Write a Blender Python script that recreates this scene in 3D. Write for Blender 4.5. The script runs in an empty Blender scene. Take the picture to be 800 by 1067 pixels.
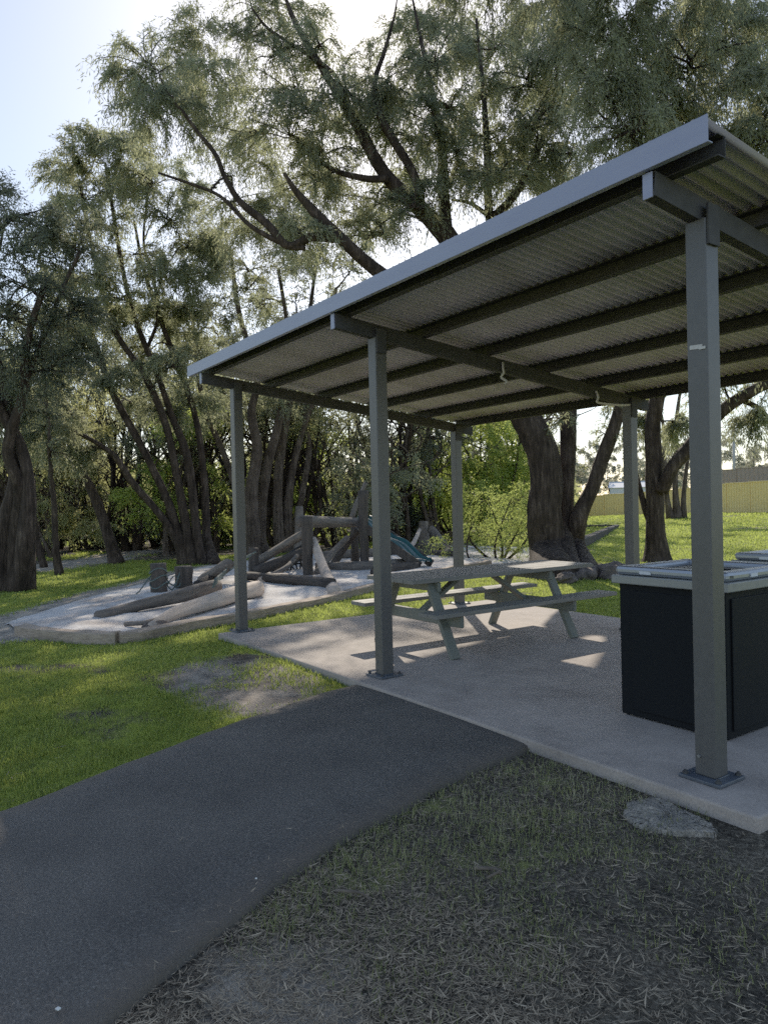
import bpy, bmesh, math, random
import numpy as np
from mathutils import Vector, Matrix

random.seed(7)
rng = np.random.default_rng(11)
scene = bpy.context.scene
COL = scene.collection

# ------------------------------------------------------------------ survey of the site (metres)
CAM = np.array([2.178, -3.547, 1.465])
PAN, PITCH, ROLL, FPX = -.966, -.009, -.023, 761.2
_f = np.array([math.sin(PAN)*math.cos(PITCH), math.cos(PAN)*math.cos(PITCH), math.sin(PITCH)])
_r = np.array([math.cos(PAN), -math.sin(PAN), 0.])
_u = np.cross(_r, _f)
_c, _s = math.cos(ROLL), math.sin(ROLL)
RV, UV, FV = _c*_r+_s*_u, -_s*_r+_c*_u, _f

def ray(x, y):
    return FV + RV*(x-400)/FPX + UV*(533.5-y)/FPX

def at(x, y, D):            # site point seen in direction (x, y) at distance D
    return CAM + ray(x, y)*D

def gz(x, y, z=-.06):       # site point on the level z
    d = ray(x, y)
    return CAM + d*((z-CAM[2])/d[2])

# ------------------------------------------------------------------ noise and terrain
_perm = np.random.default_rng(3).random((256, 256))
def vnoise(x, y, s=1.0):
    x = np.asarray(x, float)/s + 1000.3; y = np.asarray(y, float)/s + 1000.7
    xi = np.floor(x).astype(int); yi = np.floor(y).astype(int)
    u = x-xi; v = y-yi
    u = u*u*(3-2*u); v = v*v*(3-2*v)
    g = lambda a, b: _perm[a % 256, b % 256]
    return (g(xi, yi)*(1-u)+g(xi+1, yi)*u)*(1-v)+(g(xi, yi+1)*(1-u)+g(xi+1, yi+1)*u)*v
def fbm(x, y, s=1.0, o=4):
    t = 0; a = .5; n = 0
    for i in range(o):
        t = t+a*vnoise(x, y, s/2**i); n += a; a *= .5
    return t/n
def smooth(e0, e1, x):
    t = np.clip((np.asarray(x, float)-e0)/(e1-e0), 0, 1)
    return t*t*(3-2*t)

def catmull(pts, n=8, closed=False):
    P = [np.array(p, float) for p in pts]
    if closed: P = [P[-1]]+P+[P[0], P[1]]
    else: P = [2*P[0]-P[1]]+P+[2*P[-1]-P[-2]]
    out = []
    for i in range(1, len(P)-2):
        for k in range(n):
            t = k/n
            a, b, c, d = P[i-1], P[i], P[i+1], P[i+2]
            out.append(.5*((2*b)+(-a+c)*t+(2*a-5*b+4*c-d)*t*t+(-a+3*b-3*c+d)*t**3))
    if not closed: out.append(P[-2])
    return np.array(out)

def inside(poly, x, y):
    x = np.asarray(x, float); y = np.asarray(y, float); r = np.zeros(x.shape, bool)
    j = len(poly)-1
    for i in range(len(poly)):
        xi, yi = poly[i][:2]; xj, yj = poly[j][:2]
        c = ((yi > y) != (yj > y)) & (x < (xj-xi)*(y-yi)/((yj-yi) or 1e-12)+xi)
        r ^= c; j = i
    return r
def poly_dist(poly, x, y, closed=True):
    d = np.full(np.shape(x), 1e9)
    n = len(poly)
    for i in range(n if closed else n-1):
        a = np.array(poly[i][:2]); b = np.array(poly[(i+1) % n][:2]); ab = b-a
        L = ab@ab or 1e-12
        t = np.clip(((x-a[0])*ab[0]+(y-a[1])*ab[1])/L, 0, 1)
        d = np.minimum(d, np.hypot(x-a[0]-t*ab[0], y-a[1]-t*ab[1]))
    return d

PL = catmull([(-3.03,-.285),(-2.96,-.72),(-2.778,-1.202),(-2.52,-1.882),(-2.2,-2.573),(-1.973,-3.079),(-1.75,-3.9),(-1.6,-5),(-1.5,-7),(-1.5,-11)], 6)
PR = catmull([(-1.05,-.285),(-.97,-.85),(-.836,-1.325),(-.72,-1.742),(-.55,-2.152),(-.40,-2.464),(-.25,-2.75),(-.055,-3.15),(.22,-4),(.4,-5.2),(.5,-7),(.5,-11)], 6)
PATH = [tuple(p) for p in PL]+[tuple(p) for p in PR[::-1]]
SLAB = [(-6.05,-.285),(.40,-.285),(.40,4.0),(-6.05,4.0)]
PIT_FRONT = catmull([(-8.04,-2.1),(-7.25,-1.78),(-6.62,-1.28),(-6.75,-.75),(-6.95,-.27),(-7.15,.45),(-7.92,2.26),(-8.8,3.73),(-10.2,6.2),(-11.2,8.8)], 6)
PIT_BACK = catmull([(-11.2,8.8),(-11.9,11.8),(-14.5,14.2),(-18.5,12.6),(-18.6,8.5),(-16.8,4.0),(-13.6,1.25),(-12.1,-.1),(-10.4,-1.3),(-9.1,-2.1),(-8.04,-2.1)], 6)
PIT = [tuple(p) for p in PIT_FRONT]+[tuple(p) for p in PIT_BACK[1:-1]]

def terrain(x, y):
    x = np.asarray(x, float); y = np.asarray(y, float)
    z = -.075 + .55*smooth(14, 40, y)*smooth(-46, -24, x)
    d = np.hypot(x-CAM[0], y-CAM[1])
    z = z + (fbm(x, y, 5., 3)-.5)*.10*smooth(8, 22, d)
    z = z + (fbm(x+40, y, .5, 3)-.5)*.035*(1-smooth(14, 30, d))*smooth(.0, .25, np.minimum(poly_dist(SLAB, x, y), poly_dist(PATH, x, y)))
    z = z + .035*smooth(-3, -4.5, x)*smooth(-6.2, -5, x)*smooth(.6, -.6, y)      # lawn comes up flush with the slab corner
    z = z - .16*inside(PIT, x, y)*smooth(.12, .4, poly_dist(PIT, x, y))
    z = z - .10*(inside(SLAB, x, y) | inside(PATH, x, y))*(np.minimum(poly_dist(SLAB, x, y), poly_dist(PATH, x, y)) > .08)
    return z

def cover(x, y):
    """grass, dirt, sandy-track amounts of the ground"""
    x = np.asarray(x, float); y = np.asarray(y, float)
    n = fbm(x, y, 1.3, 4); n2 = fbm(x+77, y+13, 3.5, 3); n3 = fbm(x-31, y+5, .45, 3)
    left = smooth(-2.0, -2.6, x-.45*np.minimum(0, y+1)*-1)                     # lawn beside the path
    dx, dy = (x+3.75)/1.15, (y+.95)/.62
    bare = np.exp(-(dx*dx+dy*dy)**1.5)
    
    grass = np.clip(1.0*smooth(.22, .5, n)+.22-1.35*bare*smooth(.22, .55, n3), 0, 1)
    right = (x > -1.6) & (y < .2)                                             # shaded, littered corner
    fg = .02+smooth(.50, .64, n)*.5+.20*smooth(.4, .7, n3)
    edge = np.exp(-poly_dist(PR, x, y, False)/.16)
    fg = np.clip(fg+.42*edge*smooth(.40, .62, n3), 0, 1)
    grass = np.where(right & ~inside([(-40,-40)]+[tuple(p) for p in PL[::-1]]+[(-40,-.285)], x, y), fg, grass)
    # woodland floor
    dep = (np.stack([x, y], -1)-CAM[:2])@FV[:2]; lat = (np.stack([x, y], -1)-CAM[:2])@RV[:2]
    w = smooth(19, 25, dep)*smooth(.16, .08, lat/np.maximum(dep, 1))
    grass = grass*(1-w)+w*smooth(.47, .62, n2)
    track = np.exp(-(poly_dist(TRACK, x, y, False)/1.0)**2)
    track = np.maximum(track, np.exp(-(poly_dist(PIT_BACK, x, y, False)/.55)**2)*.9)
    tracks = np.clip(track*1.2*(.5+n), 0, 1)
    grass = grass*(1-tracks)
    sandy = np.where(right, np.exp(-(((x-.15)/.42)**2+((y+2.55)/.32)**2))*.75*(.5+n), 0)
    return np.clip(grass, 0, 1), np.clip(bare*1.1, 0, 1), np.clip(np.maximum(tracks, sandy), 0, 1)
TRACK = catmull([gz(-120, 604), gz(20, 594), gz(95, 583), gz(150, 575), gz(250, 567), gz(330, 563)], 5)

# ------------------------------------------------------------------ materials
def nodes(name):
    m = bpy.data.materials.new(name); m.use_nodes = True
    nt = m.node_tree; nt.nodes.clear()
    out = nt.nodes.new('ShaderNodeOutputMaterial')
    return m, nt, out
def N(nt, t, **k):
    n = nt.nodes.new(t)
    for a, b in k.items():
        if a in n.inputs: n.inputs[a].default_value = b
        else: setattr(n, a, b)
    return n
def ramp(nt, stops):
    r = nt.nodes.new('ShaderNodeValToRGB')
    e = r.color_ramp.elements
    while len(e) > 1: e.remove(e[0])
    e[0].position = stops[0][0]; e[0].color = (*stops[0][1], 1)
    for p, c in stops[1:]:
        q = e.new(p); q.color = (*c, 1)
    return r
def coords(nt, stretch=(1, 1, 1)):
    tc = nt.nodes.new('ShaderNodeTexCoord'); mp = nt.nodes.new('ShaderNodeMapping')
    mp.inputs['Scale'].default_value = stretch
    nt.links.new(tc.outputs['Object'], mp.inputs['Vector'])
    return mp.outputs['Vector']
def mixc(nt, fac, a, b, mode='MIX'):
    m = nt.nodes.new('ShaderNodeMix'); m.data_type = 'RGBA'; m.blend_type = mode
    for s, v in ((0, fac), (6, a), (7, b)):
        if hasattr(v, 'links') or hasattr(v, 'is_linked'): nt.links.new(v, m.inputs[s])
        else: m.inputs[s].default_value = v if s == 0 else (*v, 1)
    return m.outputs[2]

def surf(name, c1, c2, scale=8, rough=.8, bump=.3, bdist=.01, stretch=(1, 1, 1), detail=8, spec=.3, metal=0., c3=None, s3=1.2, lo=.3, hi=.7, f3=.6, bscale=None):
    m, nt, out = nodes(name); L = nt.links.new
    v = coords(nt, stretch)
    n = N(nt, 'ShaderNodeTexNoise', Scale=scale, Detail=detail, Roughness=.65); L(v, n.inputs['Vector'])
    r = ramp(nt, [(lo, c1), (hi, c2)]); L(n.outputs['Fac'], r.inputs['Fac'])
    colr = r.outputs['Color']
    if c3:
        n3 = N(nt, 'ShaderNodeTexNoise', Scale=s3, Detail=5., Roughness=.6); L(v, n3.inputs['Vector'])
        r3 = ramp(nt, [(.45, (0, 0, 0)), (.68, (f3, f3, f3))]); L(n3.outputs['Fac'], r3.inputs['Fac'])
        colr = mixc(nt, r3.outputs['Color'], colr, c3)
    p = N(nt, 'ShaderNodeBsdfPrincipled', Roughness=rough, Metallic=metal)
    p.inputs['Specular IOR Level'].default_value = spec
    L(colr, p.inputs['Base Color'])
    nb = n
    if bscale:
        nb = N(nt, 'ShaderNodeTexNoise', Scale=bscale, Detail=6., Roughness=.7); L(v, nb.inputs['Vector'])
    b = N(nt, 'ShaderNodeBump', Strength=bump, Distance=bdist); L(nb.outputs['Fac'], b.inputs['Height'])
    L(b.outputs['Normal'], p.inputs['Normal'])
    L(p.outputs['BSDF'], out.inputs['Surface'])
    return m

def leafy(name, dark, light, trans, tfac=.5, rough=.6, spec=.25, straw=None):
    """leaf or blade: colour from the per-leaf tint attribute, light passes through"""
    m, nt, out = nodes(name); L = nt.links.new
    a = N(nt, 'ShaderNodeAttribute', attribute_name='tint')
    r = ramp(nt, [(0., dark), (1., light)] if not straw else [(0., dark), (.72, light), (1., straw)]); L(a.outputs['Fac'], r.inputs['Fac'])
    rt = ramp(nt, [(0., tuple(.6*c for c in trans)), (1., trans)]); L(a.outputs['Fac'], rt.inputs['Fac'])
    p = N(nt, 'ShaderNodeBsdfPrincipled', Roughness=rough); p.inputs['Specular IOR Level'].default_value = spec
    L(r.outputs['Color'], p.inputs['Base Color'])
    t = nt.nodes.new('ShaderNodeBsdfTranslucent'); L(rt.outputs['Color'], t.inputs['Color'])
    mx = N(nt, 'ShaderNodeMixShader'); mx.inputs[0].default_value = tfac
    L(p.outputs['BSDF'], mx.inputs[1]); L(t.outputs['BSDF'], mx.inputs[2]); L(mx.outputs[0], out.inputs['Surface'])
    return m

def bark_mat(name, c1, c2, c3):
    m, nt, out = nodes(name); L = nt.links.new
    v = coords(nt, (1, 1, .16))
    n = N(nt, 'ShaderNodeTexNoise', Scale=14., Detail=9., Roughness=.7, Distortion=.6); L(v, n.inputs['Vector'])
    n2 = N(nt, 'ShaderNodeTexNoise', Scale=2.2, Detail=4.); L(coords(nt), n2.inputs['Vector'])
    r = ramp(nt, [(.3, c1), (.55, c2), (.75, c3)]); L(n.outputs['Fac'], r.inputs['Fac'])
    r2 = ramp(nt, [(.3, (.55, .5, .48)), (.7, (1.15, 1.12, 1.1))]); L(n2.outputs['Fac'], r2.inputs['Fac'])
    cm = mixc(nt, 1., r.outputs['Color'], r2.outputs['Color'], 'MULTIPLY')
    p = N(nt, 'ShaderNodeBsdfPrincipled', Roughness=.9); p.inputs['Specular IOR Level'].default_value = .15
    L(cm, p.inputs['Base Color'])
    b = N(nt, 'ShaderNodeBump', Strength=1., Distance=.05); L(n.outputs['Fac'], b.inputs['Height'])
    L(b.outputs['Normal'], p.inputs['Normal']); L(p.outputs['BSDF'], out.inputs['Surface'])
    return m

M = {}
M['steel_post'] = surf('powder_coat_grey', (.060, .056, .053), (.080, .075, .071), 30, .42, .06, .002, spec=.5, c3=(.062, .059, .055), s3=3, f3=.5)
M['steel_dark'] = surf('dark_steel', (.045, .043, .042), (.066, .063, .062), 12, .75, .05, .002, spec=.12)
M['plate'] = surf('base_plate_steel', (.04, .047, .06), (.075, .083, .1), 40, .5, .15, .003, spec=.5)
M['fascia'] = surf('fascia_blue_grey', (.255, .272, .40), (.30, .32, .45), 5, .38, .03, .002, spec=.5, stretch=(.4, 3, 3), c3=(.27, .285, .38), s3=1.5, f3=.4)
M['zinc'] = surf('zinc_roof_sheet', (.47, .44, .47), (.60, .565, .60), 3.5, .5, .05, .002, spec=.5, metal=.15, c3=(.26, .23, .19), s3=1.1, f3=.75, stretch=(1, .35, 1))
M['bolt'] = surf('bolt_steel', (.25, .25, .26), (.4, .4, .4), 60, .35, .1, .001, metal=.8)
M['strap'] = surf('pale_strap', (.5, .47, .42), (.66, .63, .58), 30, .8, .1, .002)
M['table'] = surf('weathered_green_paint', (.105, .116, .095), (.155, .162, .135), 9, .62, .25, .004, stretch=(9, .8, 9), c3=(.15, .145, .13), s3=2.2, f3=.45)
M['table_top'] = surf('weathered_top_paint', (.145, .138, .122), (.215, .204, .182), 7, .66, .3, .004, stretch=(14, .7, 10), c3=(.10, .108, .095), s3=1.6, f3=.6)
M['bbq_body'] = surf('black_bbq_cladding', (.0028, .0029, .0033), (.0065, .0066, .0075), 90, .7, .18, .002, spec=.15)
M['stainless'] = surf('brushed_stainless', (.22, .22, .21), (.30, .30, .285), 20, .5, .05, .001, metal=.4, stretch=(.3, 12, 12), c3=(.17, .17, .165), s3=3, f3=.5)
M['tray'] = surf('tray_steel', (.26, .28, .33), (.36, .38, .43), 18, .42, .06, .001, metal=.8, stretch=(.3, 8, 8))
M['hotplate'] = surf('hotplate', (.05, .045, .04), (.14, .13, .12), 7, .5, .2, .002, metal=.6)
M['timber_grey'] = surf('weathered_log', (.07, .057, .047), (.215, .178, .15), 16, .85, .7, .02, stretch=(1, 1, .10), c3=(.05, .045, .042), s3=1.5)
M['timber_dark'] = surf('dark_log', (.022, .018, .015), (.085, .068, .057), 16, .85, .8, .02, stretch=(1, 1, .10))
M['beam'] = surf('dark_beam', (.02, .016, .013), (.07, .055, .045), 12, .9, .6, .02, stretch=(.3, 1, 1))
M['timber_pale'] = surf('pale_log', (.38, .30, .24), (.60, .49, .41), 14, .8, .6, .015, stretch=(1, 1, .10), c3=(.2, .16, .13), s3=2)
M['sleeper'] = surf('sleeper_timber', (.22, .165, .125), (.46, .36, .275), 10, .85, .7, .02, stretch=(1, 1, 6), c3=(.10, .08, .065), s3=1.4)
M['rope'] = surf('green_rope', (.05, .075, .07), (.12, .15, .14), 60, .8, .4, .003)
M['rope_dark'] = surf('dark_rope', (.012, .012, .013), (.04, .038, .038), 60, .8, .4, .003)
M['slide'] = surf('teal_slide_plastic', (.003, .042, .046), (.008, .068, .07), 4, .3, .05, .003, spec=.5)
M['fence'] = surf('yellow_steel_fence', (.95, .70, .27), (.97, .75, .32), 2, .5, .02, .002, spec=.4)
M['fence_brown'] = surf('brown_steel_fence', (.26, .21, .185), (.31, .255, .225), 2, .55, .02, .002)
M['shed'] = surf('pale_shed_wall', (.62, .64, .68), (.72, .73, .76), 1, .6, .02, .002)
M['pole'] = surf('grey_pole', (.35, .34, .33), (.48, .47, .45), 6, .8, .1, .004)
M['rock'] = surf('dark_rock', (.03, .024, .021), (.15, .115, .10), 9, .9, 1., .05, c3=(.19, .155, .135), s3=3, f3=.5)
M['rough_concrete'] = surf('rough_concrete', (.17, .145, .115), (.44, .38, .31), 60, .95, 1., .02, c3=(.12, .115, .105), s3=12, lo=.35, hi=.62)
M['twig'] = surf('twig_brown', (.06, .045, .035), (.15, .115, .085), 20, .9, .5, .004, stretch=(1, 1, .2))
M['white_bit'] = surf('white_scrap', (.6, .62, .6), (.75, .75, .72), 30, .6, .1, .001)
M['bark'] = bark_mat('bark_dark', (.010, .0075, .006), (.060, .044, .034), (.17, .13, .103))
M['bark_grey'] = bark_mat('bark_grey', (.025, .019, .015), (.11, .085, .068), (.25, .20, .165))
M['leaf'] = leafy('leaf_grey_green', (.07, .078, .055), (.26, .27, .19), (.52, .55, .28), .5)
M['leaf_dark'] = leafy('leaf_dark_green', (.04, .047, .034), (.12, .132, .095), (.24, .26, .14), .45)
M['leaf_olive'] = leafy('leaf_olive', (.085, .09, .045), (.25, .26, .13), (.64, .65, .24), .54)
M['leaf_bright'] = leafy('leaf_bright', (.11, .155, .035), (.26, .33, .085), (.66, .78, .16), .58)
M['leaf_far'] = leafy('leaf_far_hazed', (.30, .31, .25), (.46, .46, .37), (.5, .48, .33), .45)  # distance haze put into the leaf colour: paler than the near leaves
M['blade'] = leafy('grass_blade', (.055, .088, .016), (.155, .20, .045), (.53, .64, .11), .53, straw=(.42, .36, .17))
M['blade_dull'] = leafy('dull_grass_blade', (.11, .12, .04), (.25, .26, .10), (.40, .42, .14), .45, straw=(.55, .47, .3))
M['blade_dry'] = leafy('dry_leaf_strip', (.10, .072, .048), (.66, .52, .35), (.26, .2, .11), .25, .75)

def asphalt():
    m, nt, out = nodes('asphalt'); L = nt.links.new
    v = coords(nt)
    n1 = N(nt, 'ShaderNodeTexVoronoi', Scale=95.); L(v, n1.inputs['Vector'])
    n2 = N(nt, 'ShaderNodeTexNoise', Scale=95., Detail=4., Roughness=.85); L(v, n2.inputs['Vector'])
    n3 = N(nt, 'ShaderNodeTexNoise', Scale=1.1, Detail=6., Roughness=.6); L(v, n3.inputs['Vector'])
    r = ramp(nt, [(.3, (.016, .0145, .0125)), (.44, (.052, .046, .040)), (.58, (.088, .079, .069)), (.72, (.25, .23, .205))]); L(n2.outputs['Fac'], r.inputs['Fac'])
    sp = ramp(nt, [(0., (1.7, 1.68, 1.65)), (.16, (1., 1., 1.))]); L(n1.outputs['Distance'], sp.inputs['Fac'])
    cc = mixc(nt, .45, r.outputs['Color'], sp.outputs['Color'], 'MULTIPLY')
    r3 = ramp(nt, [(.3, (.62, .61, .61)), (.7, (1.35, 1.33, 1.3))]); L(n3.outputs['Fac'], r3.inputs['Fac'])
    cc = mixc(nt, 1., cc, r3.outputs['Color'], 'MULTIPLY')
    a = N(nt, 'ShaderNodeAttribute', attribute_name='edge')
    ne = N(nt, 'ShaderNodeTexNoise', Scale=9., Detail=6., Roughness=.7); L(v, ne.inputs['Vector'])
    ad = N(nt, 'ShaderNodeMath', operation='MULTIPLY'); L(a.outputs['Fac'], ad.inputs[0]); L(ne.outputs['Fac'], ad.inputs[1])
    re = ramp(nt, [(.22, (0, 0, 0)), (.5, (.8, .8, .8))]); L(ad.outputs[0], re.inputs['Fac'])
    cc = mixc(nt, re.outputs['Color'], cc, (.085, .068, .052))
    p = N(nt, 'ShaderNodeBsdfPrincipled', Roughness=.82); p.inputs['Specular IOR Level'].default_value = .35
    L(cc, p.inputs['Base Color'])
    b = N(nt, 'ShaderNodeBump', Strength=.6, Distance=.004); L(n2.outputs['Fac'], b.inputs['Height']); L(b.outputs['Normal'], p.inputs['Normal'])
    L(p.outputs['BSDF'], out.inputs['Surface'])
    return m
M['asphalt'] = asphalt()

def concrete():
    m, nt, out = nodes('concrete_slab'); L = nt.links.new
    v = coords(nt)
    n1 = N(nt, 'ShaderNodeTexNoise', Scale=75., Detail=5., Roughness=.8); L(v, n1.inputs['Vector'])
    n2 = N(nt, 'ShaderNodeTexNoise', Scale=1.6, Detail=7., Roughness=.65, Distortion=.4); L(v, n2.inputs['Vector'])
    n3 = N(nt, 'ShaderNodeTexNoise', Scale=7., Detail=6., Roughness=.7); L(v, n3.inputs['Vector'])
    r = ramp(nt, [(.32, (.265, .225, .198)), (.5, (.36, .308, .272)), (.68, (.46, .398, .352))]); L(n1.outputs['Fac'], r.inputs['Fac'])
    r2 = ramp(nt, [(.3, (.66, .64, .63)), (.5, (.95, .94, .93)), (.72, (1.14, 1.12, 1.1))]); L(n2.outputs['Fac'], r2.inputs['Fac'])
    r3 = ramp(nt, [(.3, (.80, .79, .78)), (.7, (1.1, 1.1, 1.1))]); L(n3.outputs['Fac'], r3.inputs['Fac'])
    cc = mixc(nt, 1., r.outputs['Color'], r2.outputs['Color'], 'MULTIPLY')
    cc = mixc(nt, .8, cc, r3.outputs['Color'], 'MULTIPLY')
    p = N(nt, 'ShaderNodeBsdfPrincipled', Roughness=.8); p.inputs['Specular IOR Level'].default_value = .3
    L(cc, p.inputs['Base Color'])
    b = N(nt, 'ShaderNodeBump', Strength=.35, Distance=.003); L(n3.outputs['Fac'], b.inputs['Height']); L(b.outputs['Normal'], p.inputs['Normal'])
    L(p.outputs['BSDF'], out.inputs['Surface'])
    return m
M['concrete'] = concrete()

def ground_mat():
    m, nt, out = nodes('park_ground'); L = nt.links.new
    v = coords(nt)
    nf = N(nt, 'ShaderNodeTexNoise', Scale=55., Detail=8., Roughness=.75); L(v, nf.inputs['Vector'])
    nm = N(nt, 'ShaderNodeTexNoise', Scale=4.5, Detail=8., Roughness=.7); L(v, nm.inputs['Vector'])
    soil = ramp(nt, [(.34, (.028, .022, .016)), (.5, (.105, .085, .062)), (.68, (.33, .275, .205))]); L(nf.outputs['Fac'], soil.inputs['Fac'])
    dirt = ramp(nt, [(.3, (.20, .168, .138)), (.7, (.44, .375, .31))]); L(nf.outputs['Fac'], dirt.inputs['Fac'])
    sand = ramp(nt, [(.3, (.25, .215, .175)), (.7, (.50, .44, .37))]); L(nf.outputs['Fac'], sand.inputs['Fac'])
    gr = ramp(nt, [(.25, (.10, .125, .02)), (.5, (.25, .30, .035)), (.78, (.38, .42, .07))]); L(nf.outputs['Fac'], gr.inputs['Fac'])
    mod = ramp(nt, [(.34, (.42, .42, .43)), (.62, (1.2, 1.2, 1.18))]); L(nm.outputs['Fac'], mod.inputs['Fac'])
    def fac(name, w=.55):
        a = N(nt, 'ShaderNodeAttribute', attribute_name=name)
        s = N(nt, 'ShaderNodeMath', operation='SUBTRACT'); L(nm.outputs['Fac'], s.inputs[0]); s.inputs[1].default_value = .5
        q = N(nt, 'ShaderNodeMath', operation='MULTIPLY_ADD'); L(s.outputs[0], q.inputs[0]); q.inputs[1].default_value = w*2; L(a.outputs['Fac'], q.inputs[2])
        r = ramp(nt, [(.3, (0, 0, 0)), (.62, (1, 1, 1))]); L(q.outputs[0], r.inputs['Fac'])
        return r.outputs['Color']
    cc = mixc(nt, fac('grass'), soil.outputs['Color'], gr.outputs['Color'])
    cc = mixc(nt, fac('bare'), cc, dirt.outputs['Color'])
    cc = mixc(nt, fac('sandy'), cc, sand.outputs['Color'])
    cc = mixc(nt, 1., cc, mod.outputs['Color'], 'MULTIPLY')
    p = N(nt, 'ShaderNodeBsdfPrincipled', Roughness=.95); p.inputs['Specular IOR Level'].default_value = .1
    L(cc, p.inputs['Base Color'])
    b = N(nt, 'ShaderNodeBump', Strength=.9, Distance=.03); L(nf.outputs['Fac'], b.inputs['Height']); L(b.outputs['Normal'], p.inputs['Normal'])
    L(p.outputs['BSDF'], out.inputs['Surface'])
    return m
M['ground'] = ground_mat()
M['sand'] = surf('play_sand', (.38, .36, .35), (.66, .635, .62), 26, .95, .8, .03, c3=(.22, .175, .15), s3=1.1, f3=.7, lo=.25, hi=.6)

# ------------------------------------------------------------------ object helpers
def link(name, me, mat, parent=None):
    o = bpy.data.objects.new(name, me); COL.objects.link(o)
    if mat: me.materials.append(mat)
    if parent: o.parent = parent
    return o
def mesh_np(name, V, F4, mat, parent=None, F3=None, tint=None, smooth_=True):
    """V Nx3, F4 Mx4 quads, F3 Kx3 triangles"""
    me = bpy.data.meshes.new(name)
    F4 = np.zeros((0, 4), int) if F4 is None else np.asarray(F4); F3 = np.zeros((0, 3), int) if F3 is None else np.asarray(F3)
    nl = F4.size+F3.size
    me.vertices.add(len(V)); me.vertices.foreach_set('co', np.asarray(V, np.float32).ravel())
    me.loops.add(nl); me.loops.foreach_set('vertex_index', np.concatenate([F4.ravel(), F3.ravel()]).astype(np.int32))
    me.polygons.add(len(F4)+len(F3))
    st = np.concatenate([np.arange(len(F4))*4, F4.size+np.arange(len(F3))*3]).astype(np.int32)
    me.polygons.foreach_set('loop_start', st)
    me.polygons.foreach_set('use_smooth', np.full(len(st), smooth_))
    if tint is not None:
        a = me.attributes.new('tint', 'FLOAT', 'POINT'); a.data.foreach_set('value', np.asarray(tint, np.float32))
    me.update(calc_edges=True)
    return link(name, me, mat, parent)
def empty(name, loc=(0, 0, 0)):
    o = bpy.data.objects.new(name, None); COL.objects.link(o); o.location = loc; o.empty_display_size = .2
    return o
def tag(o, label=None, cat=None, group=None, kind=None):
    if label: o['label'] = label
    if cat: o['category'] = cat
    if group: o['group'] = group
    if kind: o['kind'] = kind
    return o

class MB:
    """collects bevelled boxes, bars and prisms into one mesh"""
    def __init__(s): s.bm = bmesh.new()
    def box(s, c, size, rot=None, bev=.004):
        b = bmesh.new(); bmesh.ops.create_cube(b, size=1)
        bmesh.ops.scale(b, vec=size, verts=b.verts)
        if bev: bmesh.ops.bevel(b, geom=b.edges[:], offset=min(bev, .45*min(size)), segments=2, profile=.5, affect='EDGES')
        T = Matrix.Translation(Vector(c)) @ (rot.to_4x4() if rot else Matrix.Identity(4))
        bmesh.ops.transform(b, matrix=T, verts=b.verts)
        s._add(b)
    def bar(s, a, b, w, h, bev=.004, up=(0, 0, 1)):
        a = Vector(a); b = Vector(b); y = (b-a); L = y.length; y.normalize()
        x = y.cross(Vector(up)); x.normalize(); z = x.cross(y)
        s.box((a+b)/2, (w, L, h), Matrix((x, y, z)).transposed(), bev)
    def prism(s, outline, z0, z1, bev=.003):
        b = bmesh.new()
        vs = [b.verts.new((p[0], p[1], z1)) for p in outline]
        f = b.faces.new(vs)
        r = bmesh.ops.extrude_face_region(b, geom=[f])
        bmesh.ops.translate(b, vec=(0, 0, z0-z1), verts=[v for v in r['geom'] if isinstance(v, bmesh.types.BMVert)])
        bmesh.ops.recalc_face_normals(b, faces=b.faces)
        if bev: bmesh.ops.bevel(b, geom=[e for e in b.edges if e.calc_face_angle(0) > .6], offset=bev, segments=2, profile=.5, affect='EDGES')
        s._add(b)
    def cyl(s, a, b_, r0, r1=None, seg=12):
        a = Vector(a); b_ = Vector(b_); d = b_-a
        b = bmesh.new(); bmesh.ops.create_cone(b, cap_ends=True, segments=seg, radius1=r0, radius2=r1 or r0, depth=d.length)
        T = Matrix.Translation((a+b_)/2) @ d.to_track_quat('Z', 'Y').to_matrix().to_4x4()
        bmesh.ops.transform(b, matrix=T, verts=b.verts); s._add(b)
    def _add(s, b):
        me = bpy.data.meshes.new('t'); b.to_mesh(me); b.free(); s.bm.from_mesh(me); bpy.data.meshes.remove(me)
    def build(s, name, mat, parent=None, smooth_=False):
        me = bpy.data.meshes.new(name); s.bm.to_mesh(me); s.bm.free()
        if smooth_:
            for p in me.polygons: p.use_smooth = True
        return link(name, me, mat, parent)

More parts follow.
